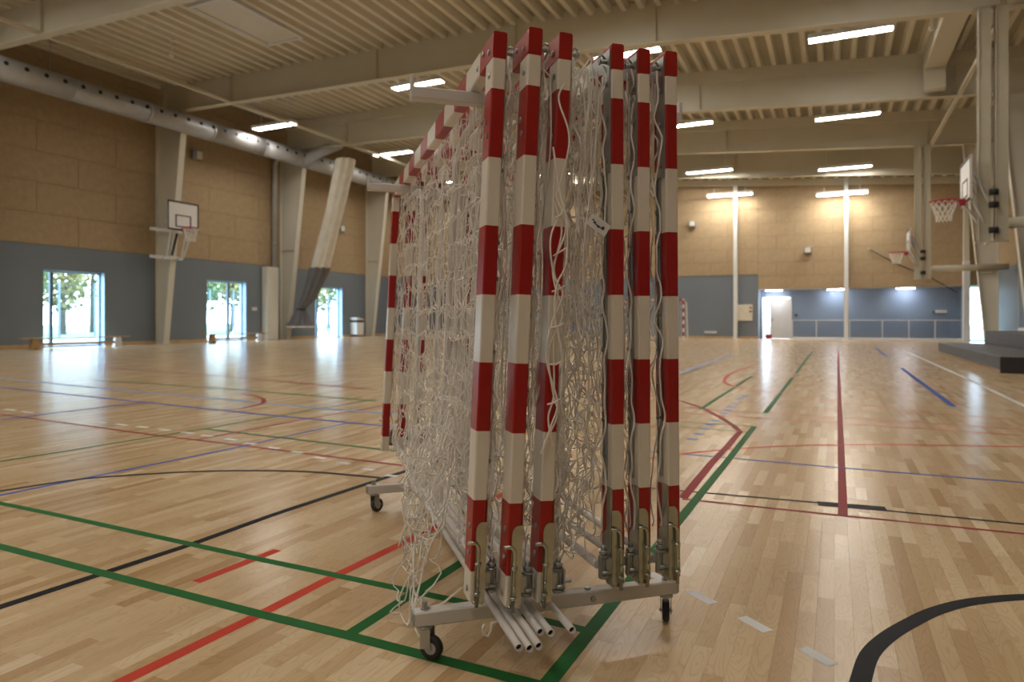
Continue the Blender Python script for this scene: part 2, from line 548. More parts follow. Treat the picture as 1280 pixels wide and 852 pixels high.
for (mname, w, pts) in LINES:
    W = [fpx(*p) for p in pts]
    if mname in ('line_black', 'line_wine', 'line_red') and len(pts) >= 7 and pts[0][0] != 853:
        if pts[4] != (917.6, 532.7):
            W = smooth_pts(W)
    if pts[0] == (1070, 872):              # the circle runs on outside the picture
        Am = np.array([[2 * p.x, 2 * p.y, 1] for p in W[3:]]); bv = np.array([p.x ** 2 + p.y ** 2 for p in W[3:]])
        cx_, cy_, c_ = np.linalg.lstsq(Am, bv, rcond=None)[0]
        rr = math.sqrt(c_ + cx_ ** 2 + cy_ ** 2)
        a0 = math.atan2(W[-1].y - cy_, W[-1].x - cx_); a1 = math.atan2(W[0].y - cy_, W[0].x - cx_)
        up = [Vector((cx_ + rr * math.cos(a0 + t), cy_ + rr * math.sin(a0 + t), 0)) for t in np.linspace(0, ((a1 - a0) % (2 * math.pi)), 40)]
        if (W[-2] - W[-1]).dot(up[1] - up[0]) > 0:
            up = [Vector((cx_ + rr * math.cos(a0 + t), cy_ + rr * math.sin(a0 + t), 0)) for t in np.linspace(0, -((a0 - a1) % (2 * math.pi)), 40)]
        W = W + up[1:]
    else:                                    # lines cut by the picture edge run on
        for e_ in (0, -1):
            if pts[e_][0] <= 0 or pts[e_][0] >= 1280 or pts[e_][1] >= 850:
                v_ = (W[0] - W[1]) if e_ == 0 else (W[-1] - W[-2])
                q_ = W[e_] + v_.normalized() * 2.0
                W = [q_] + W if e_ == 0 else W + [q_]
    lc += 1
    z = 0.0005 + lc * 0.000012
    Lp, Rp = [], []
    for i, p in enumerate(W):
        t = (W[min(i + 1, len(W) - 1)] - W[max(i - 1, 0)]).normalized()
        nrm = Vector((-t.y, t.x, 0)) * (w / 2)
        Lp.append(p + nrm + Vector((0, 0, z))); Rp.append(p - nrm + Vector((0, 0, z)))
    k = len(W)
    o = MB().add(Lp + Rp, [(k + i, k + i + 1, i + 1, i) for i in range(k - 1)]).build('court_line', mname, floor)

# ------------------------------------------------------------------ walls
WIN_Y = [16.3, 23.45, 30.65, 9.15, 2.0]
WW, WH = 2.30, 2.86
wl = MB()
ys = sorted(WIN_Y)
y = YN
for c in ys:
    wl.mm(XL - .4, XL, y, c - WW / 2, 0, GREY_L)
    wl.mm(XL - .4, XL, c - WW / 2, c + WW / 2, WH, GREY_L)
    y = c + WW / 2
wl.mm(XL - .4, XL, y, YF + .4, 0, GREY_L)
wl.mm(XL - .4, XL, YN, YF + .4, GREY_L, 11.6, 1)
wall_left = tag(wl.build('wall_left', ['grey_wall', 'panel_joint']), kind='structure')

def panels(parent, along, fixed, a0, a1, z0, z1, pw, ph, sign, rows_off=0.5, clip=None):
    """wood-wool panels in running bond, each its own piece; along: 0 = X, 1 = Y"""
    cache = {}
    z = z0; r = 0
    while z < z1 - 0.05:
        hh = min(ph, z1 - z)
        a = a0 - (pw * rows_off if r % 2 else 0)
        while a < a1:
            s0, s1 = max(a, a0), min(a + pw, a1)
            if s1 - s0 > 0.1:
                key = (round(s1 - s0, 3), round(hh, 3))
                if key not in cache:
                    dx = s1 - s0 - .009
                    size = (dx, .03, hh - .009) if along == 0 else (.03, dx, hh - .009)
                    cache[key] = MB().cbox((0, 0, 0), size, .004).mesh('panel', 'wood_wool_panel')
                o = link('panel', cache[key], parent)
                c = (s0 + s1) / 2
                o.location = (c, fixed, z + hh / 2) if along == 0 else (fixed, c, z + hh / 2)
            a += pw
        z += hh; r += 1
panels(wall_left, 1, XL + .012, 7.4, YF - .02, GREY_L, 11.2, 3.0, 1.12, 1)
# the plain run of the same cladding that lies behind the viewer
MB().mm(XL, XL + .03, YN, 7.38, GREY_L, 11.2).build('cladding', 'wood_wool_panel', wall_left)

REC0, REC1, RECZ, RECY = -3.68, 5.55, 2.60, 39.6
wf = MB()
wf.mm(XL - .4, REC0, YF, YF + .4, 0, GREY_F)
wf.mm(XL - .4, REC0, YF, YF + .4, GREY_F, 11.6, 1)
wf.mm(REC0, XR + .4, YF, YF + .4, RECZ + .05, 11.6, 1)
wf.mm(6.55, XR + .4, YF, YF + .4, 0, RECZ + .05)
wall_far = tag(wf.build('wall_far', ['grey_wall', 'panel_joint']), kind='structure')
panels(wall_far, 0, YF - .012, XL + .05, REC0, GREY_F, 9.0, 1.8, .70, -1)
panels(wall_far, 0, YF - .012, REC0, XR - .02, RECZ + .05, 9.0, 1.8, .70, -1)
wr = MB()
DOOR0, DOOR1, DOORZ = -3.62, -2.08, 2.28
wr.mm(DOOR1, REC1, RECY, RECY + .3, 0, RECZ + .4)
wr.mm(REC0 - .4, DOOR1, RECY, RECY + .3, DOORZ, RECZ + .4)
wr.mm(REC0 - .4, DOOR0, RECY, RECY + .3, 0, DOORZ)
wr.mm(REC0 - .3, REC0, YF + .4, RECY, 0, RECZ + .4)
wr.mm(REC1, REC1 + .2, YF + .02, RECY + .3, 0, RECZ + .4)
tag(wr.build('wall_recess', 'blue_wall'), kind='structure')
MB().mm(REC0, XR + .4, YF + .05, RECY + .3, RECZ + .03, RECZ + .2).build('ceiling_recess', 'soffit_white')['kind'] = 'structure'
wrt = MB()
wrt.mm(XR, XR + .4, YN, YF + .4, 0, 3.3)
wrt.mm(XR, XR + .4, YN, YF + .4, 3.3, 11.2, 1)
wall_right = tag(wrt.build('wall_right', ['grey_wall', 'wood_wool_panel']), kind='structure')
wn = MB()
wn.mm(XL - .4, XR + .4, YN - .4, YN, 0, 3.44)
wn.mm(XL - .4, XR + .4, YN - .4, YN, 3.44, 11.6, 1)
tag(wn.build('wall_near', ['grey_wall', 'wood_wool_panel']), kind='structure')

# baseboards
bb = MB()
y = YN
for c in ys + [None]:
    e = YF if c is None else c - WW / 2
    bb.mm(XL, XL + .03, y, e, 0, .14)
    y = e + WW
tag(bb.build('baseboard_left', 'pine_trim'), kind='structure')
tag(MB().mm(XL, REC0, YF - .03, YF, 0, .12).build('baseboard_far', 'pine_trim'), kind='structure')

# ------------------------------------------------------------------ windows on the left wall
for i, c in enumerate(WIN_Y):
    w = struct('window_%d' % (i + 1), (XL - .30, c, 0))
    fr = MB()
    fr.mm(-.05, .05, -WW / 2, -WW / 2 + .07, .02, WH)
    fr.mm(-.05, .05, WW / 2 - .07, WW / 2, .02, WH)
    fr.mm(-.05, .05, -WW / 2, WW / 2, WH - .07, WH)
    fr.mm(-.05, .05, -WW / 2, WW / 2, 0.0, .07)
    fr.build('frame', 'window_frame', w)
    MB().mm(.05, .30, WW / 2 - .012, WW / 2 - .001, .0, WH).build('reveal', 'window_frame', w)  # bluish daylight on this reveal is put into its colour
    mx_ = -WW / 2 + .42 if i != 1 else WW / 2 - .85
    MB().mm(-.05, .06, mx_ - .05, mx_ + .05, .07, WH - .07).build('mullion', 'mullion_dark', w)
    MB().mm(-.008, .008, -WW / 2 + .07, mx_ - .05, .07, WH - .07).build('pane', 'window_glass', w)
    MB().mm(-.008, .008, mx_ + .05, WW / 2 - .07, .07, WH - .07).build('pane', 'window_glass', w)
# glazed opening beside the recess
w = struct('window_6', (6.15, YF + .2, 0))
fr = MB()
fr.mm(-.40, -.34, -.05, .05, 0, RECZ); fr.mm(.34, .40, -.05, .05, 0, RECZ); fr.mm(-.40, .40, -.05, .05, RECZ - .06, RECZ); fr.mm(-.4, .4, -.05, .05, 0, .06)
fr.build('frame', 'window_frame', w)
MB().mm(-.34, .34, -.05, .05, 1.96, 2.02).build('transom', 'window_frame', w)
MB().mm(-.34, .34, -.008, .008, .06, 1.96).build('pane', 'window_glass', w)
MB().mm(-.34, .34, -.008, .008, 2.02, RECZ - .06).build('pane', 'window_glass', w)

# ------------------------------------------------------------------ the door in the recess
d_ = struct('door_1', ((DOOR0 + DOOR1) / 2, RECY, 0))
hw = (DOOR1 - DOOR0) / 2
fr = MB()
fr.mm(-hw, -hw + .08, -.06, .2, 0, DOORZ); fr.mm(hw - .10, hw, -.06, .2, 0, DOORZ); fr.mm(-hw, hw, -.06, .2, DOORZ - .08, DOORZ)
fr.build('door_frame', 'white_paint', d_)
leaf = MB().cbox((hw - .10 - .50, .0, 1.09), (1.0, .05, 2.16), .01)
leaf.mm(hw - 1.02, hw - .18, -.032, -.025, .25, .95); leaf.mm(hw - 1.02, hw - .18, -.032, -.025, 1.15, 2.0)
lo = leaf.build('door_leaf', 'white_paint', d_)
MB().tube([(hw - 1.03, -.03, 1.02), (hw - 1.03, -.08, 1.02), (hw - .90, -.08, 1.02)], .014, 6).mm(hw - 1.05, hw - 1.01, -.034, -.026, .88, 1.10).build('handle', 'black_rubber', lo)
MB().cbox((-hw + .30, .52, 1.09), (.05, .9, 2.16), .01).build('open_leaf', 'white_paint', d_)

# ------------------------------------------------------------------ barrier in the recess
b_ = thing('glass_barrier', 'low glazed barrier with slim white posts before the blue recess', 'barrier', ((-2.0 + REC1) / 2, YF + .12, 0))
bw = (REC1 + 2.0) / 2
MB().cbox((0, 0, .06), (2 * bw, .12, .12), .01).build('base_rail', 'white_paint', b_)
MB().cbox((0, 0, 1.0), (2 * bw, .04, .03), .008).build('top_rail', 'white_paint', b_)
px_ = [-bw, -1.05 - (REC1 - 2.0) / 2, 1.65 - 1.775, 3.15 - 1.775, 4.45 - 1.775, bw]
px_ = [-bw, -bw + 1.15, -bw + 2.7, -bw + 4.15, -bw + 5.3, -bw + 6.4, bw]
for i, q in enumerate(px_):
    MB().mm(q - .018, q + .018, -.02, .02, .12, .98).build('post', 'white_paint', b_)
for q0, q1 in zip(px_[:-1], px_[1:]):
    MB().mm(q0 + .03, q1 - .03, -.006, .006, .12, .97).build('pane', 'barrier_glass', b_)

# pillar at the end of the recess
p_ = thing('white_pillar', 'white square pillar at the right end of the blue recess', 'pillar', (5.62, YF - .22, 0))
MB().cbox((0, 0, 1.9), (.28, .28, 3.8), .015).build('lower_casing', 'white_paint', p_)
MB().cbox((0, 0, 6.2), (.24, .24, 4.8), .015).build('upper_shaft', 'cream_steel', p_)

# ------------------------------------------------------------------ ceiling
slab = MB()
xs_ = [XL - .4, -9, 4, XR + .4]
for y0, y1 in ((YN, 19.8), (19.8, YF + .4)):
    dk = deck((y0 + y1) / 2) + .24
    for x0, x1 in zip(xs_[:-1], xs_[1:]):
        za, zc = zb(x0) + dk, zb(x1) + dk
        slab.add([(x0, y0, za), (x1, y0, zc), (x1, y1, zc), (x0, y1, za), (x0, y0, za + .3), (x1, y0, zc + .3), (x1, y1, zc + .3), (x0, y1, za + .3)],
                 [(0, 3, 2, 1), (4, 5, 6, 7), (0, 1, 5, 4), (1, 2, 6, 5), (2, 3, 7, 6), (3, 0, 4, 7)])
ceiling = tag(slab.build('ceiling', 'painted_roof_sheet'), kind='structure')
bays = [(YN, 5.4), (5.4, 12.65), (12.65, 19.8), (19.8, 26.95), (26.95, 34.1), (34.1, YF)]
PITCH = 0.52
for (y0, y1) in bays:
    dk = deck((y0 + y1) / 2)
    prof = []
    x = XL
    while x < XR - .01:
        for (dx, dz) in ((0, 0), (.15, 0), (.20, .21), (.47, .21)):
            prof.append((x + dx, zb(x + dx) + dk + dz))
        x += PITCH
    V = []; Fs = []; mi = []
    for i, (a, b) in enumerate(prof):
        V += [(a, y0, b), (a, y1, b)]
        if i:
            Fs.append((2 * i - 2, 2 * i - 1, 2 * i + 1, 2 * i)); mi.append(1 if (i - 1) % 4 == 2 else 0)
    rs_ = MB().add(V, Fs); rs_.m = mi
    rs_.build('roof_sheet', ['painted_roof_sheet', 'valley_sheet'], ceiling)

# roof windows (unlit hatches in the sheet)
def roof_hatch(xc_, yc_, wx, wy):
    h_ = MB()
    zc = zb(xc_) + deck(yc_)
    for sx in (-1, 1):
        h_.mm(xc_ + sx * wx / 2 - .04, xc_ + sx * wx / 2 + .04, yc_ - wy / 2 - .04, yc_ + wy / 2 + .04, zc - .10, zc + .06)
    for sy in (-1, 1):
        h_.mm(xc_ - wx / 2 + .04, xc_ + wx / 2 - .04, yc_ + sy * wy / 2 - .04, yc_ + sy * wy / 2 + .04, zc - .10, zc + .06)
    f_ = h_.build('hatch_frame', 'white_paint', ceiling)
    MB().mm(xc_ - wx / 2 + .04, xc_ + wx / 2 - .04, yc_ - wy / 2 + .04, yc_ + wy / 2 - .04, zc - .04, zc + .0).build('hatch_panel', 'column_paint', f_)
roof_hatch(-17.0, 16.2, 1.5, 3.2)
roof_hatch(-.9, 30.0, 1.5, 3.2)

# ------------------------------------------------------------------ portal frames
beam_labels = {
    12.65: 'cream steel roof beam crossing the top left corner of the picture',
    19.8: 'cream steel roof beam passing right behind the tops of the striped goals',
    26.95: 'cream steel roof beam second beyond the striped goals',
    34.1: 'cream steel roof beam nearest the far wall'}
for yf in FRAMES:
    bt = thing('roof_beam', beam_labels[yf], 'beam', (-9.0, yf, zb(-9)), 0, 'cream roof beams')
    dk = 1.12
    st = [XL + .4, -20, -14.5, -9, -4.5, 0, 4, XR]
    V = []; Fs = []; V2 = []
    web = MB(); fl = MB()
    for x0, x1 in zip(st[:-1], st[1:]):
        for (mbx, ya, yb, o0, o1) in ((web, -.012, .012, .03, dk), (fl, -.15, .15, 0, .035)):
            za, zc = zb(x0) - zb(-9), zb(x1) - zb(-9)
            a, b = x0 + 9, x1 + 9
            mbx.add([(a, ya, za + o0), (b, ya, zc + o0), (b, yb, zc + o0), (a, yb, za + o0), (a, ya, za + o1), (b, ya, zc + o1), (b, yb, zc + o1), (a, yb, za + o1)],
                    [(0, 3, 2, 1), (4, 5, 6, 7), (0, 1, 5, 4), (1, 2, 6, 5), (2, 3, 7, 6), (3, 0, 4, 7)])
    web.build('web', 'cream_steel', bt)
    fl.build('flange', 'cream_steel', bt)
    if yf > 20 or yf == 19.8:
        tp = MB()
        top = deck(yf + 1)
        for x0, x1 in zip(st[:-1], st[1:]):
            za, zc = zb(x0) - zb(-9), zb(x1) - zb(-9)
            a, b = x0 + 9, x1 + 9
            y_a, y_b = (-.16, .02) if yf > 20 else (.0, .16)
            tp.add([(a, y_a, za + 1.08), (b, y_a, zc + 1.08), (b, y_b, zc + 1.08), (a, y_b, za + 1.08), (a, y_a, za + top), (b, y_a, zc + top), (b, y_b, zc + top), (a, y_b, za + top)],
                   [(0, 3, 2, 1), (4, 5, 6, 7), (0, 1, 5, 4), (1, 2, 6, 5), (2, 3, 7, 6), (3, 0, 4, 7)])
        tp.build('top_plate', 'cream_steel', bt)
    for xs in (-21.7, -14.6, -9.2, -4.7, .3, 3.6):
        z0 = zb(xs) - zb(-9)
        MB().mm(xs + 9 - .008, xs + 9 + .008, -.11, .11, z0 + .035, z0 + 1.08).build('stiffener', 'cream_steel', bt)
    # left column
    if yf > 13:
        lab = {19.8: 'white tapered steel column carrying the raised backboard on the left wall',
               26.95: 'white tapered steel column beside the gathered grey curtain',
               34.1: 'white tapered steel column beside the litter bin in the far left corner'}[yf]
    else:
        lab = 'white tapered steel column at the left wall outside the left picture edge'
    cl = thing('wall_column', lab, 'column', (XL + .05, yf, 0), 0, 'tapered wall columns')
    zt = 9.4
    web = MB()
    xi0, xi1 = .42, 1.55
    web.prism([(0, 0), (xi0, 0), (xi1, zt), (0, zt)], 1, -.012, .012)
    web.build('web', 'column_paint', cl)
    fi = MB(); th = .03
    fi.add([(xi0, -.14, 0), (xi0, .14, 0), (xi1, .14, zt), (xi1, -.14, zt), (xi0 + th, -.14, 0), (xi0 + th, .14, 0), (xi1 + th, .14, zt), (xi1 + th, -.14, zt)],
           [(0, 1, 2, 3), (4, 7, 6, 5), (0, 4, 5, 1), (3, 2, 6, 7), (0, 3, 7, 4), (1, 5, 6, 2)])
    fi.build('flange', 'column_paint', cl)
    MB().mm(-.03, 0, -.14, .14, 0, zt).build('flange', 'column_paint', cl)
    MB().mm(-.05, xi0 + .12, -.2, .2, 0, .03).build('base_plate', 'column_paint', cl)
    MB().mm(0, .95, -.11, .11, 4.6, 4.62).build('stiffener', 'column_paint', cl)
    # right column
    if yf > 20:
        lab = {26.95: 'cream tapered steel column at the right picture edge above the grey podium',
               34.1: 'cream tapered steel column standing behind the far end of the grey podium'}[yf]
        cr_ = thing('wall_column', lab, 'column', (XR - .05, yf, 0), 0, 'tapered wall columns')
        xi0, xi1 = -.95, -1.75; zt = zb(5.5) + .1
        MB().prism([(xi0 + .38, 0), (xi0, 0), (xi1, zt), (xi0 + .38, zt)], 1, -.012, .012).build('web', 'column_paint', cr_)
        fi = MB()
        fi.add([(xi0, -.14, 0), (xi0, .14, 0), (xi1, .14, zt), (xi1, -.14, zt), (xi0 - th, -.14, 0), (xi0 - th, .14, 0), (xi1 - th, .14, zt), (xi1 - th, -.14, zt)],
               [(0, 3, 2, 1), (4, 5, 6, 7), (0, 1, 5, 4), (3, 7, 6, 2), (0, 4, 7, 3), (1, 2, 6, 5)])
        fi.build('flange', 'column_paint', cr_)
        MB().mm(xi0 + .38, xi0 + .41, -.14, .14, 0, zt).build('flange', 'column_paint', cr_)

# last roof beam before the far wall, and the wall plate behind it
def ramp_box(m, x0, x1, y0, y1, a0, a1, ox=0.0):
    za, zc = zb(x0), zb(x1)
    return m.add([(x0 - ox, y0, za + a0), (x1 - ox, y0, zc + a0), (x1 - ox, y1, zc + a0), (x0 - ox, y1, za + a0), (x0 - ox, y0, za + a1), (x1 - ox, y0, zc + a1), (x1 - ox, y1, zc + a1), (x0 - ox, y1, za + a1)],
                 [(0, 3, 2, 1), (4, 5, 6, 7), (0, 1, 5, 4), (1, 2, 6, 5), (2, 3, 7, 6), (3, 0, 4, 7)])
eb = thing('eaves_beam', 'deep cream steel beam right in front of the far wall top', 'beam', (-9, 37.2, 0))
e_ = MB(); e2 = MB(); e3 = MB()
for x0, x1 in zip([XL, -9, 4], [-9, 4, XR]):
    ramp_box(e_, x0, x1, -.02, .02, -.60, 1.45, -9)
    ramp_box(e2, x0, x1, -.15, .15, -.64, -.60, -9)
    ramp_box(e3, x0, x1, 1.08, 1.24, -.86, -.52, -9)
e_.build('web', 'cream_steel', eb); e2.build('flange', 'cream_steel', eb); e3.build('wall_plate', 'cream_steel', eb)
for xs in (-14.6, -9.2, -4.7, .3, 3.6):
    z0 = zb(xs)
    MB().mm(xs + 9 - .008, xs + 9 + .008, -.11, -.02, z0 - .60, z0 + 1.4).build('stiffener', 'cream_steel', eb)
prof = []
x = XL
while x < XR - .01:
    for (dx, dz) in ((0, 0), (.15, 0), (.20, .21), (.47, .21)):
        prof.append((x + dx, zb(x + dx) - .50 + dz))
    x += PITCH
V = []; Fs = []
for i, (a, b) in enumerate(prof):
    V += [(a, 37.22, b), (a, YF, b)]
    if i:
        Fs.append((2 * i - 2, 2 * i - 1, 2 * i + 1, 2 * i))
MB().add(V, Fs).build('roof_sheet', 'painted_roof_sheet', ceiling)
# longitudinal struts
for xs, lab in ((-21.7, 'thin cream steel strut running under the roof beams on the left'),
                (3.75, 'thin cream steel strut running under the roof beams on the right')):
    s_ = thing('roof_strut', lab, 'strut', (xs, 19.8, zb(xs)))
    for y0, y1 in zip([5.5] + FRAMES, FRAMES + [YF - .4]):
        MB().mm(-.06, .06, y0 - 19.8, y1 - 19.8, .0, .10).build('strut_length', 'cream_steel', s_)
# boxed channel between two beams on the right
c_ = thing('cable_channel', 'cream boxed channel between two roof beams at upper right', 'channel', (3.0, 23.4, 8.6))
MB().mm(-.3, .3, -3.4, 3.3, .72, 1.35).build('channel', 'cream_steel', c_)
MB().mm(-.3, .3, 2.9, 3.3, .05, .72).build('drop', 'cream_steel', c_)

# ------------------------------------------------------------------ posts on the far wall
for xx, lab in ((-4.82, 'slim white wall post beside the cream wall box'), (.53, 'slim white wall post in front of the blue recess')):
    p_ = thing('wall_post', lab, 'post', (xx, YF - .16, 0), 0, 'posts on the far wall')
    MB().cbox((0, 0, 4.1), (.20, .20, 8.2), .01).build('shaft', 'white_paint', p_)
    MB().mm(-.16, .16, -.16, .14, 0, .03).build('base_plate', 'white_paint', p_)

# ------------------------------------------------------------------ lamps
lamp_me = {}
def lamp(x, y, z, label, group='ceiling lamps', hang=None, ln=2.3):
    t = thing('ceiling_lamp', label, 'lamp', (x, y, z), 0, group)
    if 'h' not in lamp_me:
        lamp_me['h'] = MB().cbox((0, 0, .075), (2.34, .44, .07), .012).mm(-1.17, 1.17, -.22, -.195, -.035, .045).mm(-1.17, 1.17, .195, .22, -.035, .045).mm(-1.17, -1.145, -.195, .195, -.035, .045).mm(1.145, 1.17, -.195, .195, -.035, .045).mesh('housing', 'white_paint')
        lamp_me['d'] = MB().cbox((0, 0, 0), (2.24, .34, .08), .02).mesh('diffuser', 'lamp_lit')
    link('housing', lamp_me['h'], t); link('diffuser', lamp_me['d'], t)
    if hang:
        for sx in (-.8, .8):
            MB().tube([(sx, 0, .11), (sx, 0, hang)], .012, 5).build('hanger', 'white_paint', t)
    return t
def lz(x, y):
    return zb(x) + deck(y)
VIS = [
 (-22.7, 23.1, 9.70, 'lit lamp at upper left above the raised backboard'),
 (-15.1, 23.1, 10.45, 'lit lamp just above the upper left trolley arm'),
 (-6.5, 23.1, 10.25, 'lit lamp glimpsed between the tops of the right goals'),
 (.42, 23.1, 9.70, 'largest lit lamp at upper right under the corrugated roof'),
 (-21.3, 30.2, 9.90, 'lit lamp just above the lower left trolley arm'),
 (-5.9, 30.2, 9.55, 'lit lamp directly right of the rightmost goal post'),
 (.45, 30.2, 9.12, 'lit lamp at right, second nearest of its row'),
 (-5.87, 36.3, 8.72, 'lit lamp above the post beside the cream wall box, higher of two'),
 (.44, 36.3, 8.30, 'lit lamp above the blue recess, higher of two'),
 (-5.05, 37.75, 7.66, 'lit lamp at the wall post beside the cream wall box, lighting the wall'),
 (.33, 37.75, 7.30, 'lit lamp at the wall post before the blue recess, lighting the wall'),
]
for (x, y, z, lab) in VIS:
    t = lamp(x, y, z, lab, hang=max(.15, lz(x, y) - z) if y < 37 else .4)
HID = [(-14.5, 30.2), (-22.0, 36.3), (-14.5, 36.3)]
for (x, y) in HID:
    lamp(x, y, (lz(x, y) - .3) if y < 36 else zb(x) - .12, 'lit lamp hidden behind the striped goals and beams', 'ceiling lamps hidden from view', hang=.3)
for y in (-12.4, -5.25, 1.9, 9.05, 16.2):  # added rows of unseen lamps that fill in light
    for x in ((-22.3, -14.8, -6.2, .42) if y < 16 else (-6.2, .42)):
        lamp(x, y, lz(x, y) - .35, 'added lamp outside the picture, brightening the hall', 'added ceiling lamps outside the picture', hang=.35)
# recess downlights
for xx, lab in ((-2.95, 'small flat downlight over the white door'), (.05, 'small flat downlight over the blue recess left of the slim post'), (3.2, 'small flat downlight over the right half of the blue recess')):
    t = thing('downlight', lab, 'lamp', (xx, RECY - .50, RECZ), 0, 'recess downlights')
    MB().cbox((0, 0, .015), (.9, .18, .05), .01).build('housing', 'white_paint', t)
    MB().cbox((0, 0, -.018), (.8, .12, .02), .005).build('diffuser', 'downlight_lit', t)

# small sensors hanging from the roof sheet
for (x, y, z, lab) in ((-20.7, 16.3, 10.15, 'small white sensor hanging from the roof at upper left'), (2.45, 22.0, 9.05, 'small white sensor hanging from the roof at upper right')):
    t = thing('roof_sensor', lab, 'sensor', (x, y, z), 0, 'roof sensors')
    MB().tube([(0, 0, .03), (0, 0, lz(x, y) - z + .02)], .018, 6).build('rod', 'white_paint', t)
    MB().tube([(0, 0, -.03), (0, 0, .03), (0, 0, .06)], [.07, .10, .04], 12).build('head', 'white_paint', t)
    MB().tube([(0, 0, lz(x, y) - z - .06), (0, 0, lz(x, y) - z + .01)], .07, 10).build('rose', 'white_paint', t)

# ================================================================== left side fittings
# ventilation duct
R_D = .40
XD, ZD = -24.35, 9.15
dt = thing('ventilation_duct', 'long round grey ventilation duct with black nozzles along the left wall', 'duct', (XD, 20, ZD))
seg = 3.0
y = 3.0
while y < YF - .3:
    e = min(y + seg, YF - .3)
    MB().tube([(0, y - 20 + .01, 0), (0, e - 20 - .01, 0)], R_D, 28).build('duct_length', 'galvanised_duct', dt)
    MB().tube([(0, e - 20 - .05, 0), (0, e - 20 + .05, 0)], R_D + .012, 28).build('joint_band', 'galvanised_duct', dt)
    y = e
nz_me = MB().tube([(0, 0, 0), (.03, 0, 0)], .075, 12).mesh('nozzle', 'black_hole')
y = 12.2
ang = math.radians(12)
while y < YF - 1:
    o = link('nozzle', nz_me, dt)
    o.location = ((R_D - .012) * math.cos(ang), y - 20, (R_D - .012) * math.sin(ang))
    o.rotation_euler = (0, -ang, 0)
    y += .62
for yy in (14.4, 18.9, 24.0, 30.0):
    MB().tube([(0, yy - 20, R_D), (0, yy - 20, 1.45)], .012, 5).build('hanger', 'galvanised_duct', dt)
# slanted branch
MB().tube([(.1, 6.6, -.1), (.9, 7.0, .35), (1.9, 7.3, .72)], .27, 16).build('branch', 'galvanised_duct', dt)

# gathered divider curtain
ct = thing('divider_curtain', 'gathered divider curtain, white net above and tied grey fabric below', 'curtain', (-25.0, 27.3, 0))
def pleated(path, radii, npl, amp, n=48, nseg=10):
    path = [Vector(p) for p in path]
    V = []; Fs = []
    ts = np.linspace(0, len(path) - 1, nseg * (len(path) - 1) + 1)
    for i, t in enumerate(ts):
        k = min(int(t), len(path) - 2); f = t - k
        f2 = f * f * (3 - 2 * f)
        p = path[k].lerp(path[k + 1], f); r = radii[k] * (1 - f2) + radii[k + 1] * f2
        for j in range(n):
            a = 2 * math.pi * j / n
            rr = r * (1 + amp * math.sin(npl * a + .6 * math.sin(3 * a)))
            V.append((p.x + rr * math.cos(a), p.y + rr * math.sin(a) , p.z))
    for i in range(len(ts) - 1):
        for j in range(n):
            j2 = (j + 1) % n
            Fs.append((i * n + j, i * n + j2, (i + 1) * n + j2, (i + 1) * n + j))
    return MB().add(V, Fs, 0, True)
pleated([(3.1, -.25, 8.95), (2.3, -.15, 6.4), (1.35, -.1, 3.62)], [.46, .42, .44], 9, .08).build('net_upper', 'curtain_net', ct)
pleated([(1.35, -.1, 3.66), (.55, 0, 2.2), (.0, .0, 1.55)], [.47, .36, .20], 9, .14).build('fabric', 'curtain_grey', ct)
pleated([(.0, 0, 1.57), (-.05, 0, 1.1), (-.10, 0, .66)], [.21, .40, .60], 9, .22).build('skirt', 'curtain_grey', ct)
pleated([(-.10, 0, .70), (-.10, 0, .62)], [.60, .62], 9, .22, nseg=2).build('hem', 'column_paint', ct)
pleated([(.02, 0, 1.62), (.0, 0, 1.50)], [.22, .22], 9, .1, nseg=2).build('tie_strap', 'board_black', ct)

# riser pipe with casing
pc = thing('pipe_casing', 'white boxed pipe casing standing against the grey left wall', 'casing', (XL + .22, 25.95, 0))
MB().cbox((0, 0, 1.84), (.40, .75, 3.68), .02).build('casing', 'column_paint', pc)
rp = thing('riser_pipe', 'grey vertical pipe rising from the white casing to the duct', 'pipe', (XL + .22, 26.25, 3.68))
MB().tube([(0, 0, 0), (0, 0, 5.2), (.25, 0, 5.75), (.9, 0, 5.9)], .14, 14).build('pipe', 'galvanised_duct', rp)
for k in (1.2, 3.6):
    MB().tube([(0, 0, k), (0, 0, k + .08)], .155, 14).build('clamp', 'galvanised_duct', rp)
tp = thing('floor_pipes', 'pair of thin dark pipes beside the white casing', 'pipe', (XL + .12, 26.55, 0))
for k in (-.09, .09):
    MB().tube([(0, k, .02), (0, k, 3.7)], .04, 8).build('pipe', 'galvanised_duct' if k > 0 else 'board_black', tp)

def speaker(loc, label, s=.42):
    t = thing('wall_speaker', label, 'speaker', loc, 0, 'wall speakers')
    return t
t = speaker((XL + .03, 21.6, 8.2), 'small grey wall speaker high beside the column with the backboard')
MB().cbox((.12, 0, .2), (.22, .50, .44), .03).build('housing', 'speaker_grey', t)
MB().cbox((.235, .08, .2), (.02, .28, .34), .01).build('grille', 'column_paint', t)
t = speaker((XL + .03, 31.55, 6.1), 'small grey wall speaker high above the litter bin')
MB().cbox((.12, 0, .2), (.22, .40, .40), .03).build('housing', 'speaker_grey', t)
MB().cbox((.235, .0, .2), (.02, .3, .3), .01).build('grille', 'column_paint', t)
for (xx, zz, lab) in ((-7.1, 6.15, 'small grey wall speaker on the far wall above the distant goal'), (-1.25, 4.45, 'small grey wall speaker on the far wall between the two slim posts')):
    t = speaker((xx, YF - .03, zz), lab)
    MB().cbox((0, -.12, .15), (.38, .22, .34), .03).build('housing', 'speaker_grey', t)
    MB().cbox((0, -.235, .15), (.26, .02, .24), .01).build('grille', 'column_paint', t)

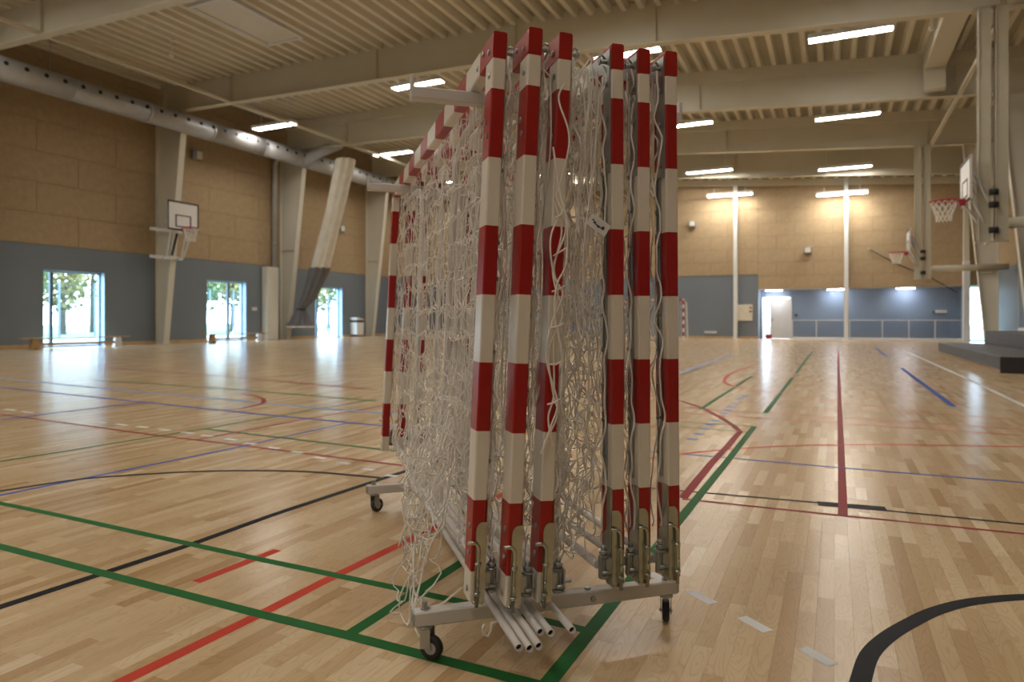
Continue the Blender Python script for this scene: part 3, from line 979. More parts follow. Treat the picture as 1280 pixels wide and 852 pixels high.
# benches
def bench(y0, y1, xx, label, leg_mats):
    c = (y0 + y1) / 2; hl = (y1 - y0) / 2
    t = thing('gym_bench', label, 'bench', (xx, c, 0), 0, 'gym benches by the windows')
    MB().cbox((0, 0, .385), (.26, 2 * hl, .04), .008).build('seat', 'bench_wood', t)
    MB().cbox((0, 0, .18), (.05, 2 * hl - 1.0, .09), .006).build('rail', 'bench_wood', t)
    for s, mm in zip((-1, 1), leg_mats):
        yy = s * (hl - .45)
        MB().prism([(-.15, 0), (-.06, 0), (-.04, .05), (.04, .05), (.06, 0), (.15, 0), (.10, .365), (-.10, .365)], 0, -.08, .08).build('leg', mm, t).location = (0, yy, 0)
    return t
bench(13.7, 17.6, -24.8, 'long low gym bench in front of the nearest left window', ('bench_wood', 'white_paint'))  # white end leg: the light falling on it is put into the colour
bench(21.1, 24.7, -24.8, 'long low gym bench in front of the second window, beside the white casing', ('bench_wood', 'white_paint'))

# litter bin
t = thing('litter_bin', 'white wall-hung litter bin with black slot in the far left corner', 'bin', (XL + .32, 32.75, .14))
MB().prism([(-.30, 0), (.30, 0), (.34, .72), (-.34, .72)], 0, -.25, .25).build('body', 'white_paint', t)
MB().prism([(-.34, .86), (.34, .86), (.34, .92), (-.2, 1.02), (-.34, 1.02)], 0, -.25, .25).build('lid', 'white_paint', t)
MB().mm(-.22, .22, -.30, .30, .72, .86).build('slot', 'board_black', t)
t = thing('wall_socket', 'small white socket on the grey wall right of the second window', 'socket', (XL + .002, 25.1, 1.46))
MB().cbox((.03, 0, .1), (.06, .3, .16), .01).build('plate', 'white_paint', t)
MB().cbox((.065, .07, .1), (.012, .1, .1), .004).build('outlet', 'cream_box', t)
MB().cbox((.065, -.07, .1), (.012, .1, .1), .004).build('outlet', 'cream_box', t)

# ================================================================== basketball
def ring_net(r, drop, n=12, rows_=4):
    lines = []
    def pt(k, j):
        f = j / rows_
        rr = r * (1 - .45 * min(1, f * 1.25))
        a = 2 * math.pi * (k + .5 * (j % 2)) / n
        return np.array([rr * math.cos(a), rr * math.sin(a), -drop * f])
    for j in range(rows_):
        for k in range(n):
            a = pt(k, j)
            for dk_ in ((0, 1) if j % 2 else (-1, 0)):
                b = pt(k + dk_, j + 1)
                lines.append(np.stack([a, (a + b) / 2, b]))
    return np.array(lines)
def hoop_unit(name, label, loc, rz, bw_, bh_, z0, arm, rim_r, net_drop, mount_z, group, facing_frame=True):
    """local +X is the playing side, board in the YZ plane at x = 0"""
    t = thing(name, label, 'basketball hoop', loc, rz, group)
    b = MB()
    b.cbox((0, 0, z0 + bh_ / 2), (.04, bw_, bh_), .008)
    bd = b.build('backboard', 'board_white', t)
    e = .07
    br = MB()
    for s in (-1, 1):
        br.mm(.021, .026, s * (bw_ / 2) - (e if s > 0 else 0), s * (bw_ / 2) + (e if s < 0 else 0), z0, z0 + bh_)
    br.mm(.021, .026, -bw_ / 2, bw_ / 2, z0, z0 + e); br.mm(.021, .026, -bw_ / 2, bw_ / 2, z0 + bh_ - e, z0 + bh_)
    br.build('border', 'board_black', bd)
    iw, ih, iz = bw_ * .46, bh_ * .42, z0 + bh_ * .12
    sq = MB()
    for s in (-1, 1):
        sq.mm(.021, .027, s * iw / 2 - .03, s * iw / 2 + .03, iz, iz + ih)
    sq.mm(.021, .027, -iw / 2, iw / 2, iz, iz + .045); sq.mm(.021, .027, -iw / 2, iw / 2, iz + ih - .045, iz + ih)
    sq.build('target_square', 'board_black', bd)
    zr = z0 + .10
    rim = MB().tube([(.16 + rim_r + rim_r * math.cos(a), rim_r * math.sin(a), zr) for a in np.linspace(0, 2 * math.pi, 28)[:-1]], .022, 6, closed=True)
    ro = rim.build('rim', 'rim_red', t)
    MB().cbox((.08, 0, zr - .06), (.14, .16, .16), .01).tube([(.1, .12, zr - .1), (.30, rim_r * .55, zr)], .012, 5).tube([(.1, -.12, zr - .1), (.30, -rim_r * .55, zr)], .012, 5).build('rim_bracket', 'rim_red', ro)
    V, Q = cords(ring_net(rim_r, net_drop), .011)
    no = link('net', np_mesh('net', V, Q, 'net_cord'), ro); no.location = (.16 + rim_r, 0, zr)
    return t
# raised unit on the left wall column
t = hoop_unit('basketball_hoop', 'raised basketball hoop and white backboard on the left wall column', (-24.3, 19.65, 0), 0, 1.5, 1.2, 4.68, 0, .30, .55, 0, 'basketball hoops')
for yy in (-.55, .15):
    MB().tube([(-.02, yy, 4.72), (-.35, yy + .05, 3.62), (-.75, yy + .1, 3.55)], .035, 6).build('frame_tube', 'frame_white', t)
    MB().tube([(-.02, yy, 5.2), (-.75, yy + .1, 4.9)], .03, 6).build('frame_tube', 'frame_white', t)
MB().cbox((-.72, -.2, 4.72), (.10, 1.5, .12), .01).build('mount_rail', 'frame_white', t)
MB().cbox((-.72, -.2, 3.60), (.10, 1.5, .12), .01).build('mount_rail', 'frame_white', t)
MB().tube([(-.02, .45, 4.75), (-.4, .35, 3.62), (-.7, .3, 3.6)], .035, 6).build('frame_tube', 'frame_white', t)
MB().tube([(-.35, .0, 4.6), (-.6, -.05, 3.7)], .05, 6).build('gas_spring', 'board_black', t)

# hanging masts with hoops on the right
XM = 3.4
for yf, lab_m, lab_h in ((19.8, 'nearer hanging cream steel mast at upper right', 'nearer basketball hoop on the right, seen almost edge on'),
                         (34.1, 'farther hanging cream steel mast in front of the far wall', 'farther small basketball hoop on the right before the far wall')):
    zt = zb(XM); z0 = 2.9 if yf < 20 else 2.78
    m_ = thing('hanging_mast', lab_m, 'mast', (XM, yf - .2, z0), 0, 'hanging masts')
    hgt = zt - z0
    for sx in (-.17, .17):
        ch = MB()
        ch.mm(sx - .13, sx + .13, -.10, -.085, 0, hgt); ch.mm(sx - .13, sx + .13, .085, .10, 0, hgt); ch.mm(sx - .008, sx + .008, -.085, .085, 0, hgt)
        ch.mm(sx - .13, sx - .10, -.13, -.10, 0, hgt)
        ch.build('channel', 'mast_paint', m_)
    MB().mm(-.34, .34, -.11, .11, -.015, .0).build('end_plate', 'mast_paint', m_)
    MB().mm(-.40, .40, -.14, .14, hgt - .02, hgt).build('head_plate', 'mast_paint', m_)
    for k in (.25, .85, 1.15):
        MB().tube([(-.09, -.16, k), (.09, -.16, k)], .075, 10).build('roller', 'black_rubber', m_)
    # tie tube back to the wall column
    MB().tube([(.30, 0, .42), (3.05, .1, .42)], .13, 14).build('tie_tube', 'mast_paint', m_)
    MB().cbox((2.3, .08, .22), (.5, .12, .10), .03).build('tie_bracket', 'mast_paint', m_)
    t = hoop_unit('basketball_hoop', lab_h, (2.9, yf, 0), math.pi, 1.5, 1.05, 3.86, 0, .30, .50, 0, 'basketball hoops')
    for yy in (-.5, .5):
        MB().tube([(-.02, yy, 4.7), (-.45, yy * .5, 3.7), (-.42, yy * .2, 2.95)], .03, 6).build('frame_tube', 'frame_white', t)
        MB().tube([(-.02, yy, 3.95), (-.45, yy * .4, 3.1)], .03, 6).build('frame_tube', 'frame_white', t)
        MB().tube([(-.02, yy, 4.5), (-.40, yy * .3, 4.3)], .03, 6).build('frame_tube', 'frame_white', t)
    MB().cbox((-.43, 0, 3.6), (.06, .36, 1.5), .01).build('mount_plate', 'frame_white', t)

# ================================================================== podium steps
pd = thing('podium', 'dark grey two-tier podium by the right wall', 'podium', (4.6, 20.35, 0))
hy = 4.35
lo = MB(); lo.cbox((-.05 - .0, 0, .19), (3.3, 2 * hy, .26), .012).build('lower_tier', 'podium_grey', pd)
MB().mm(-1.66, 1.6, -hy + .02, hy - .02, 0, .06).build('plinth', 'pine_trim', pd)
MB().cbox((.55, .2, .51), (2.1, 2 * hy - .4, .38), .012).build('upper_tier', 'podium_grey', pd)
MB().mm(-1.7, 1.6, -hy - .012, -hy, .0, .31).build('front_panel', 'podium_dark', pd)
gp = thing('glass_screen', 'tall grey glazed screen behind the podium at the right edge', 'screen', (XR - .12, 30.4, 0))
MB().cbox((0, 0, .36), (.08, 5.0, .72), .01).build('sill', 'column_paint', gp)
for k in range(3):
    MB().mm(-.01, .01, -2.45 + 1.65 * k, -.85 + 1.65 * k, .72, 3.2).build('pane', 'barrier_glass', gp)
for k in range(4):
    MB().mm(-.03, .03, -2.5 + 1.65 * k, -2.45 + 1.65 * k, .72, 3.2).build('post', 'column_paint', gp)

# ================================================================== far wall fittings
t = thing('wall_box', 'cream flat wall box with small buttons beside the slim post', 'box', (-4.35, YF - .002, 1.0))
MB().cbox((0, -.08, .40), (.78, .16, .86), .015).build('cabinet', 'cream_box', t)
MB().mm(.24, .36, -.175, -.16, .62, .70).build('red_mark', 'rim_red', t)
MB().mm(.24, .36, -.175, -.16, .42, .50).build('black_mark', 'board_black', t)
t = thing('wall_vent', 'small white vent low on the grey far wall', 'vent', (-6.15, YF - .002, .28))
MB().cbox((0, -.03, .06), (.65, .05, .12), .01).build('frame', 'white_paint', t)
for k in range(3):
    MB().mm(-.3, .3, -.062, -.055, .02 + k * .035, .035 + k * .035).build('slat', 'cream_box', t)
t = thing('door_button', 'small black button on the blue wall beside the white door', 'button', (-1.86, RECY - .002, 1.2))
MB().cbox((0, -.04, .06), (.14, .08, .14), .02).build('plate', 'board_black', t)
MB().tube([(0, -.08, .06), (0, -.10, .06)], .035, 10).build('push_button', 'podium_grey', t)
t = thing('emergency_light', 'small white emergency light at the right end of the blue wall', 'lamp', (4.75, RECY - .002, 1.32))
MB().cbox((0, -.08, .1), (.50, .15, .15), .02).build('housing', 'white_paint', t)
MB().cbox((-.30, -.08, .1), (.12, .12, .12), .02).build('sensor', 'podium_grey', t)
t = thing('red_bag', 'small red and black bag on the floor in the open doorway', 'bag', (-3.25, RECY + .02, 0))
MB().cbox((0, 0, .12), (.36, .26, .24), .06).build('body', 'red_fabric', t)
MB().tube([(-.12, 0, .22), (-.1, 0, .34), (.1, 0, .34), (.12, 0, .22)], .02, 6).build('handle', 'board_black', t)
# fine rope slung down the far wall
t = thing('climbing_line', 'thin dark rope slung diagonally down the far wall to the pillar', 'rope', (1.2, YF - .1, 4.5))
MB().tube([(.35, 0, .05), (1.6, 0, -.75), (3.0, 0, -1.45), (4.1, 0, -2.2)], .022, 5).build('rope', 'board_black', t)
MB().tube([(.35, .05, .05), (.35, -.04, .05)], .05, 8).build('eyelet', 'galvanised_duct', t)

# distant full-size goal
def far_goal():
    t = thing('handball_goal', 'distant red and white handball goal against the far wall', 'goal', (-8.45, 34.9, 0))
    s = .08
    for sx in (-1, 1):
        p = MB()
        z = 0; k = 0
        while z < 2.0:
            e = min(z + .2, 2.08)
            p.mm(sx * 1.54 - s / 2, sx * 1.54 + s / 2, -s / 2, s / 2, z, e, k % 2); z += .2; k += 1
        p.build('post', ['goal_white', 'goal_red'], t)
    c = MB()
    x = -1.5; k = 1
    while x < 1.49:
        e = min(x + .2, 1.5)
        c.mm(x, e, -s / 2, s / 2, 2.0, 2.08, k % 2); x += .2; k += 1
    c.build('crossbar', ['goal_white', 'goal_red'], t)
    for sx in (-1, 1):
        MB().tube([(sx * 1.54, 0, 2.0), (sx * 1.54, .8, 1.9), (sx * 1.54, 1.1, .04), (sx * 1.54, .05, .04)], .03, 6).build('side_frame', 'tube_white', t)
    MB().tube([(-1.54, 1.1, .04), (1.54, 1.1, .04)], .03, 6).build('ground_bar', 'tube_white', t)
    lines = []
    def P(i, j):
        z = 1.9 * (1 - j / 14); return np.array([-1.5 + 3.0 * i / 22, 1.1 - .3 * (z / 1.9), z])
    for i in range(23):
        for j in range(15):
            a = P(i, j)
            if i < 22: lines.append(np.stack([a, P(i + 1, j)]))
            if j < 14: lines.append(np.stack([a, P(i, j + 1)]))
    V, Q = cords(np.array(lines), .006)
    link('net', np_mesh('net', V, Q, 'net_cord'), t)
far_goal()

# ================================================================== outside the windows
gr = MB().mm(-160, 60, -60, 150, -.5, -.30).build('ground', 'lawn'); tag(gr, kind='structure')
tag(MB().mm(-31.5, XL - .42, -40, 60, -.30, -.06).build('path', 'paving'), kind='structure')
tag(MB().mm(-44, -40, -40, 90, -.30, -.26).build('path_strip', 'paving'), kind='structure')
fe = thing('mesh_fence', 'dark steel fence posts with wire mesh outside the windows', 'fence', (-50, 25, -.3))
for k in range(-8, 22):
    MB().mm(-.06, .06, k * 2.6 - .06, k * 2.6 + .06, 0, 4.0).build('post', 'fence_steel', fe)
wires = []
for k in range(16):
    wires.append(np.array([[0, -21, .2 + .25 * k], [0, 18, .2 + .25 * k], [0, 57, .2 + .25 * k]]))
V, Q = cords(np.array(wires), .012)
link('wire_mesh', np_mesh('wire_mesh', V, Q, 'fence_steel'), fe)
sg = thing('football_goal', 'white football goal on the grass seen through the second window', 'goal', (-40.5, 36.5, -.3))
MB().tube([(0, -1.6, 0), (0, -1.6, 2.6), (0, 1.6, 2.6), (0, 1.6, 0)], .08, 6).build('goal_frame', 'white_paint', sg)
MB().tube([(0, -1.6, 2.6), (-1.3, -1.6, 0), (-1.3, 1.6, 0), (0, 1.6, 2.6)], .05, 6).build('stay', 'white_paint', sg)
rt = random.Random(5)
def tree(x, y, h, r, m, lab):
    t = thing('tree', lab, 'tree', (x, y, -.35), rt.random() * 6, 'trees outside the windows')
    tr_ = MB().tube([(0, 0, 0), (.1, .05, h * .35), (0, .1, h * .7)], [.28, .2, .08], 8)
    for k in range(5):
        a = k * 1.26 + rt.random(); tr_.tube([(.05, .05, h * (.3 + .06 * k)), (r * .7 * math.cos(a), r * .7 * math.sin(a), h * (.5 + .07 * k))], [.09, .03], 5)
    tr_.build('trunk', 'bark', t)
    n = 900
    c = np.zeros((n, 3))
    u = RNG.normal(size=(n, 3)); u /= np.linalg.norm(u, axis=1, keepdims=True)
    rad = RNG.random(n) ** .4
    c[:, 0] = u[:, 0] * rad * r; c[:, 1] = u[:, 1] * rad * r; c[:, 2] = h * .62 + u[:, 2] * rad * h * .40
    a = RNG.normal(size=(n, 3)); a /= np.linalg.norm(a, axis=1, keepdims=True)
    b = np.cross(a, RNG.normal(size=(n, 3))); b /= np.linalg.norm(b, axis=1, keepdims=True)
    s = (.16 + .2 * RNG.random(n))[:, None]
    V = np.stack([c - a * s, c - b * s * .6, c + a * s, c + b * s * .6], axis=1).reshape(-1, 3)
    link('foliage', np_mesh('foliage', V, np.arange(4 * n).reshape(-1, 4), m, False), t)
tl = ['leafy tree beyond the fence, framed by the nearest window', 'leafy tree beyond the fence, framed by the second window', 'leafy tree beyond the fence, framed by the third window',
      'leafy tree in the row beyond the fence']
yy = 22
for k in range(11):
    x_ = -57 - rt.random() * 6
    tree(x_, yy, 7 + 4 * rt.random(), 2.1 + .4 * rt.random(), 'leaf_green' if k % 3 else 'leaf_yellow', tl[3])
    yy += 5.3
yy = 26
for k in range(10):
    tree(-67 - rt.random() * 3, yy, 10 + 3 * rt.random(), 2.6, 'leaf_green' if k % 2 else 'leaf_yellow', 'tall leafy tree in the back row beyond the fence')
    yy += 6.2

# ================================================================== the goal trolley
TL = math.radians(16.8)                  # the trolley's long axis L lies this far left of the camera axis
CL, SL = math.cos(TL), math.sin(TL)
def wl_(w, l, z=0.0):
    """trolley coordinates (w across, l along away from the viewer) -> world"""
    return cw(w * CL - l * SL, w * SL + l * CL, z)
RZ = A + TL + math.pi / 2                # world angle of +L (goal local x)

WC, LC = .80, 2.91
tr = thing('goal_trolley', 'light grey wheeled steel trolley carrying the folded goals', 'trolley', wl_(WC, LC), A + TL)
# trolley local: x = w - WC, y = l - LC
def tw(w, l, z):
    return (w - WC, l - LC, z)
LB0, LB1 = 2.085, 3.735
for lb in (LB0, LB1):
    MB().cbox(tw(.765, lb, .127), (.90, .045, .045), .004).build('cross_bar', 'trolley_grey', tr)
    for s, w0 in ((-1, .315), (1, 1.215)):
        MB().cbox(tw(w0 + s * .002, lb, .127), (.006, .042, .042), .003).build('end_cap', 'zinc_plate', tr)
        wc = w0 - s * .035
        cs = MB()
        MB().tube([tw(wc, lb, .15), tw(wc, lb, .156), tw(wc, lb, .1561), tw(wc, lb, .175)], [.014, .014, .010, .010], 8, smooth=False).build('stem_bolt', 'zinc_plate', tr)
        cs.tube([tw(wc, lb, .104), tw(wc, lb, .094)], .024, 12)
        yaw = math.radians(-35 if lb == LB0 and s < 0 else 62 if s > 0 else 35)
        dv = Vector((math.cos(yaw), math.sin(yaw), 0)); nv = Vector((-dv.y, dv.x, 0))
        rot = Matrix.Rotation(yaw, 3, 'Z')
        c0 = Vector(tw(wc, lb, 0)) + dv * .022
        for q in (-1, 1):
            b0 = Vector(tw(wc, lb, .066)) + dv * .008 + nv * (q * .017)
            cs.cbox(b0, (.034, .003, .062), .001, 0, rot)
        cs.tube([c0 + nv * -.022 + Vector((0, 0, .037)), c0 + nv * .022 + Vector((0, 0, .037))], .006, 6)
        fk = cs.build('caster', 'zinc_plate', tr)
        wh = MB()
        prof = [(-.012, .019), (-.012, .033), (-.006, .037), (.006, .037), (.012, .033), (.012, .019)]
        nA = 24; V = []; Fs = []
        for j in range(nA):
            a = 2 * math.pi * j / nA
            for (o_, r2) in prof:
                V.append(c0 + nv * o_ + dv * (r2 * math.cos(a)) + Vector((0, 0, .0375 + r2 * math.sin(a))))
        m_ = len(prof)
        for j in range(nA):
            j2 = (j + 1) % nA
            for q in range(m_ - 1):
                Fs.append((j * m_ + q, j2 * m_ + q, j2 * m_ + q + 1, j * m_ + q + 1))
        wh.add(V, Fs, 0, True)
        wh.build('tyre', 'black_rubber', fk)
        hb = MB().tube([c0 + nv * -.011 + Vector((0, 0, .0375)), c0 + nv * .011 + Vector((0, 0, .0375))], .0195, 16)
        hb.build('hub', 'galvanised_duct', fk)
MB().cbox(tw(.80, (LB0 + LB1) / 2, .127), (.045, LB1 - LB0 - .05, .045), .004).build('long_rail', 'trolley_grey', tr)
for lm, la in ((2.20, 2.25), (3.62, 3.9)):
    MB().cbox(tw(.80, lm, .96), (.05, .05, 1.62), .004).build('mast', 'trolley_grey', tr)
    MB().cbox(tw(.80, lm, .155), (.12, .10, .008), .002).build('foot_plate', 'trolley_grey', tr)
    if abs(la - lm) > .06:
        MB().cbox(tw(.80, (la + lm) / 2, 1.752), (.05, abs(la - lm) + .04, .04), .004).build('arm_link', 'trolley_grey', tr)
    MB().cbox(tw(.83, la, 1.784), (1.0, .045, .04), .004).build('arm', 'trolley_grey', tr)
    for s, w0 in ((-1, .335), (1, 1.325)):
        MB().cbox(tw(w0, la, 1.815), (.012, .04, .055), .003).build('arm_stop', 'trolley_grey', tr)
for q in (-1, 1):
    MB().tube([tw(.80 + q * .09, LB0, .148), tw(.80 + q * .09, LB0, .157)], .010, 6).build('bolt', 'zinc_plate', tr)
MB().tube([tw(.90, LB0 - .022, .127), tw(.90, LB0 - .030, .127)], .010, 6).build('bolt', 'zinc_plate', tr)

# ------------------------------------------------------------------ goal prototype meshes
GL, GH, PX, PY = 2.48, 1.68, .08, .042   # outer length, height, profile
def striped(axis, a_stops, c, wx, wy, ch=.004):
    """bar along axis with chamfered section, cut into stripes; a_stops: list of (a0, a1, mat)"""
    hx, hy = wx / 2, wy / 2
    sec = [(-hx + ch, -hy), (hx - ch, -hy), (hx, -hy + ch), (hx, hy - ch), (hx - ch, hy), (-hx + ch, hy), (-hx, hy - ch), (-hx, -hy + ch)]
    m = MB()
    o = [a for a in range(3) if a != axis]
    n = 8
    for k, (a0, a1, mi) in enumerate(a_stops):
        V = []
        for a in (a0, a1):
            for (p, q) in sec:
                v = [0, 0, 0]; v[axis] = a; v[o[0]] = c[0] + p; v[o[1]] = c[1] + q
                V.append(v)
        Fs = [(i, (i + 1) % n, n + (i + 1) % n, n + i) for i in range(n)]
        if axis == 1:
            Fs = [f[::-1] for f in Fs]
        if k == 0:
            Fs.append(tuple(range(n))[::-1])
        if k == len(a_stops) - 1:
            Fs.append(tuple(range(n, 2 * n)))
        m.add(V, Fs, mi)
    return m
zs = [1.60, 1.51, 1.306, 1.104, .90, .70, .498, .296, .088, 0.0]
post_stops = []
for i in range(len(zs) - 1):
    post_stops.append((zs[i + 1], zs[i], 0 if i % 2 == 0 else 1))
post_stops = post_stops[::-1]
xst = [-GL / 2, -GL / 2 + .16]
for k in range(11):
    xst.append(-GL / 2 + .16 + (GL - .32) / 11 * (k + 1))
xst.append(GL / 2)
bar_stops = [(xst[i], xst[i + 1], 1 if i % 2 == 0 else 0) for i in range(len(xst) - 1)]
GM = {}
GM['post'] = striped(2, post_stops, (0, 0), PX, PY).mesh('post', ['goal_white', 'goal_red'])
GM['bar'] = striped(0, bar_stops, (0, GH - .04), PY, .08).mesh('crossbar', ['goal_white', 'goal_red'])
# hinge bracket for the -x end (outer face at x = 0 of the part, growing towards -x)
def bracket_mesh():
    m = MB()
    # plate on the outer end face, rounded upper front corner
    pl = [(-.023, .012), (-.019, .0), (.006, .0), (.010, .004), (.010, .205), (.008, .218), (.002, .228), (-.005, .232), (-.023, .232)]
    m.prism(pl, 0, -.004, .0)
    # plate wrapping the rear face
    m.prism([(0, .0), (.06, .0), (.06, .14), (.035, .17), (.035, .30), (0, .30)], 1, -.0245, -.0215)
    # bottom shoe
    m.cbox((.02, -.006, -.003), (.05, .036, .012), .004)
    # channel lips for the latch rod
    m.mm(-.014, -.004, -.006, -.003, .01, .115); m.mm(-.014, -.004, .009, .0115, .01, .115)
    return m.mesh('hinge_bracket', 'zinc_yellow')
GM['bracket'] = bracket_mesh()
def latch_mesh(dirn):
    m = MB()
    p = [(-.013, .002, -.012), (-.013, .002, .150), (-.014, .002 + dirn * .002, .163), (-.015, .002 + dirn * .008, .172), (-.015, .002 + dirn * .016, .175), (-.015, .002 + dirn * .034, .175)]
    m.tube(p, .0058, 10)
    for z in (.022, .108):
        m.tube([(-.013, .002, z), (-.013, .002, z + .010)], .0095, 10)
    m.tube([(-.013, .002, .065), (-.022, .004, .060)], .004, 6)
    return m.mesh('latch_rod', 'zinc_yellow')
GM['latch+'] = latch_mesh(1); GM['latch-'] = latch_mesh(-1)
def barrel_mesh():
    m = MB()
    m.tube([(.012, -.046, .03), (.012, -.046, .098)], .0085, 10)
    m.tube([(.012, -.046, .098), (.012, -.046, .110)], .014, 6)
    m.tube([(.012, -.046, .110), (.012, -.046, .124)], .008, 8)
    m.tube([(.012, -.046, .022), (.012, -.046, .032)], .015, 10)
    m.tube([(.012, -.046, .088), (.012, -.046, .094)], .017, 12)
    m.cbox((.012, -.032, .06), (.03, .022, .05), .003)
    m.tube([(-.01, -.06, .045), (-.01, -.035, .045)], .006, 6)
    m.cbox((.004, -.060, .06), (.022, .006, .07), .002)
    return m.mesh('hinge_barrel', 'zinc_plate')
GM['barrel'] = barrel_mesh()
def corner_mesh():
    m = MB()
    m.prism([(.006, 1.28), (.055, 1.28), (.055, 1.60), (.16, 1.62), (.16, 1.665), (.006, 1.665)], 1, -.0245, -.0212)
    m.tube([(.03, -.024, 1.63), (.03, -.052, 1.63)], .006, 6)
    m.tube([(.03, -.045, 1.63), (.03, -.052, 1.63)], .011, 6)
    m.tube([(.03, -.03, 1.64), (.03, -.040, 1.652), (.03, -.050, 1.645)], .004, 6)
    for z in (1.32, 1.45, 1.56):
        m.tube([(.03, -.024, z), (.03, -.033, z)], .009, 6)
    return m.mesh('corner_bracket', 'zinc_plate')
GM['corner'] = corner_mesh()
GM['bolt'] = MB().tube([(0, 0, 0), (0, .003, 0), (0, .0045, 0)], [.009, .009, .005], 12).mesh('bolt', 'zinc_plate')
GM['clip'] = MB().tube([(0, 0, 0), (0, -.010, 0)], .004, 6).tube([(0, -.010, -.007), (0, -.014, 0), (0, -.010, .007)], .0028, 5).mesh('net_clip', 'zinc_plate')
# C-rail on the rear of the post that takes the net clips
GM['rail'] = MB().mm(-.012, -.009, -.006, 0, .32, 1.28).mm(.009, .012, -.006, 0, .32, 1.28).mm(-.012, .012, -.0015, 0, .32, 1.28).mesh('net_rail', 'zinc_plate')
def arm_tube():
    pts = [(-1.20, -.047, .055), (-.80, -.050, .050), (-.46, -.052, .050), (-.40, -.052, .062), (-.385, -.052, .10), (-.40, -.050, .8), (-.44, -.048, 1.45), (-.50, -.046, 1.52), (-.60, -.044, 1.545), (-1.12, -.040, 1.555)]
    return MB().tube(pts, .014, 10).mesh('folding_arm', 'tube_white')
GM['arm'] = arm_tube()

# ------------------------------------------------------------------ net pieces (goal-local coordinates)
def smooth_noise(n, m, rng, k=3):
    a = rng.normal(size=(n + 2 * k, m + 2 * k))
    for ax in (0, 1):
        c = np.cumsum(a, axis=ax)
        a = (np.roll(c, -k, ax) - np.roll(c, k, ax)) / (2 * k)
    return a[k:-k, k:-k] * k

def net_sheet(x0, x1, nx, z0, z1, nz, ybase, yamp, rng, jit=.012, sag=.03, side=1):
    xs = np.linspace(x0, x1, nx)[:, None] + np.zeros((1, nz))
    zz = np.linspace(z0, z1, nz)[None, :] + np.zeros((nx, 1))
    nzx = smooth_noise(nx, nz, rng, 2); nzy = smooth_noise(nx, nz, rng, 2); nzz = smooth_noise(nx, nz, rng, 3)
    fade = np.linspace(.25, 1, nz)[None, :]
    K = np.stack([xs + .018 * nzx * fade + rng.normal(size=xs.shape) * jit,
                  ybase - np.abs(yamp * (.55 + .45 * nzy)) * fade,
                  zz + .028 * nzz * fade + rng.normal(size=xs.shape) * jit * .8], axis=2)
    return K
def net_lines(K, rng, sag=.02, wig=.005, M=5):
    A_ = [K[:, :-1].reshape(-1, 3), K[:-1, :].reshape(-1, 3)]
    B_ = [K[:, 1:].reshape(-1, 3), K[1:, :].reshape(-1, 3)]
    out = []
    t = np.linspace(0, 1, M)[None, :, None]
    for q, (a, b) in enumerate(zip(A_, B_)):
        P = a[:, None, :] * (1 - t) + b[:, None, :] * t
        bow = np.sin(np.pi * t)
        off = rng.normal(size=(len(a), 1, 3)) * wig * 2
        P = P + bow * off
        if q == 1:
            P[..., 2] -= (bow[..., 0] * sag * rng.random((len(a), 1)))
        out.append(P)
    return np.concatenate(out)
def strand(pts, M=60):
    pts = [Vector(p) for p in pts]
    W = smooth_pts(pts) if len(pts) >= 6 else pts
    P = np.array([tuple(p) for p in W])
    s = np.linspace(0, len(P) - 1, M)
    return np.stack([np.interp(s, np.arange(len(P)), P[:, k]) for k in range(3)], axis=1)[None]

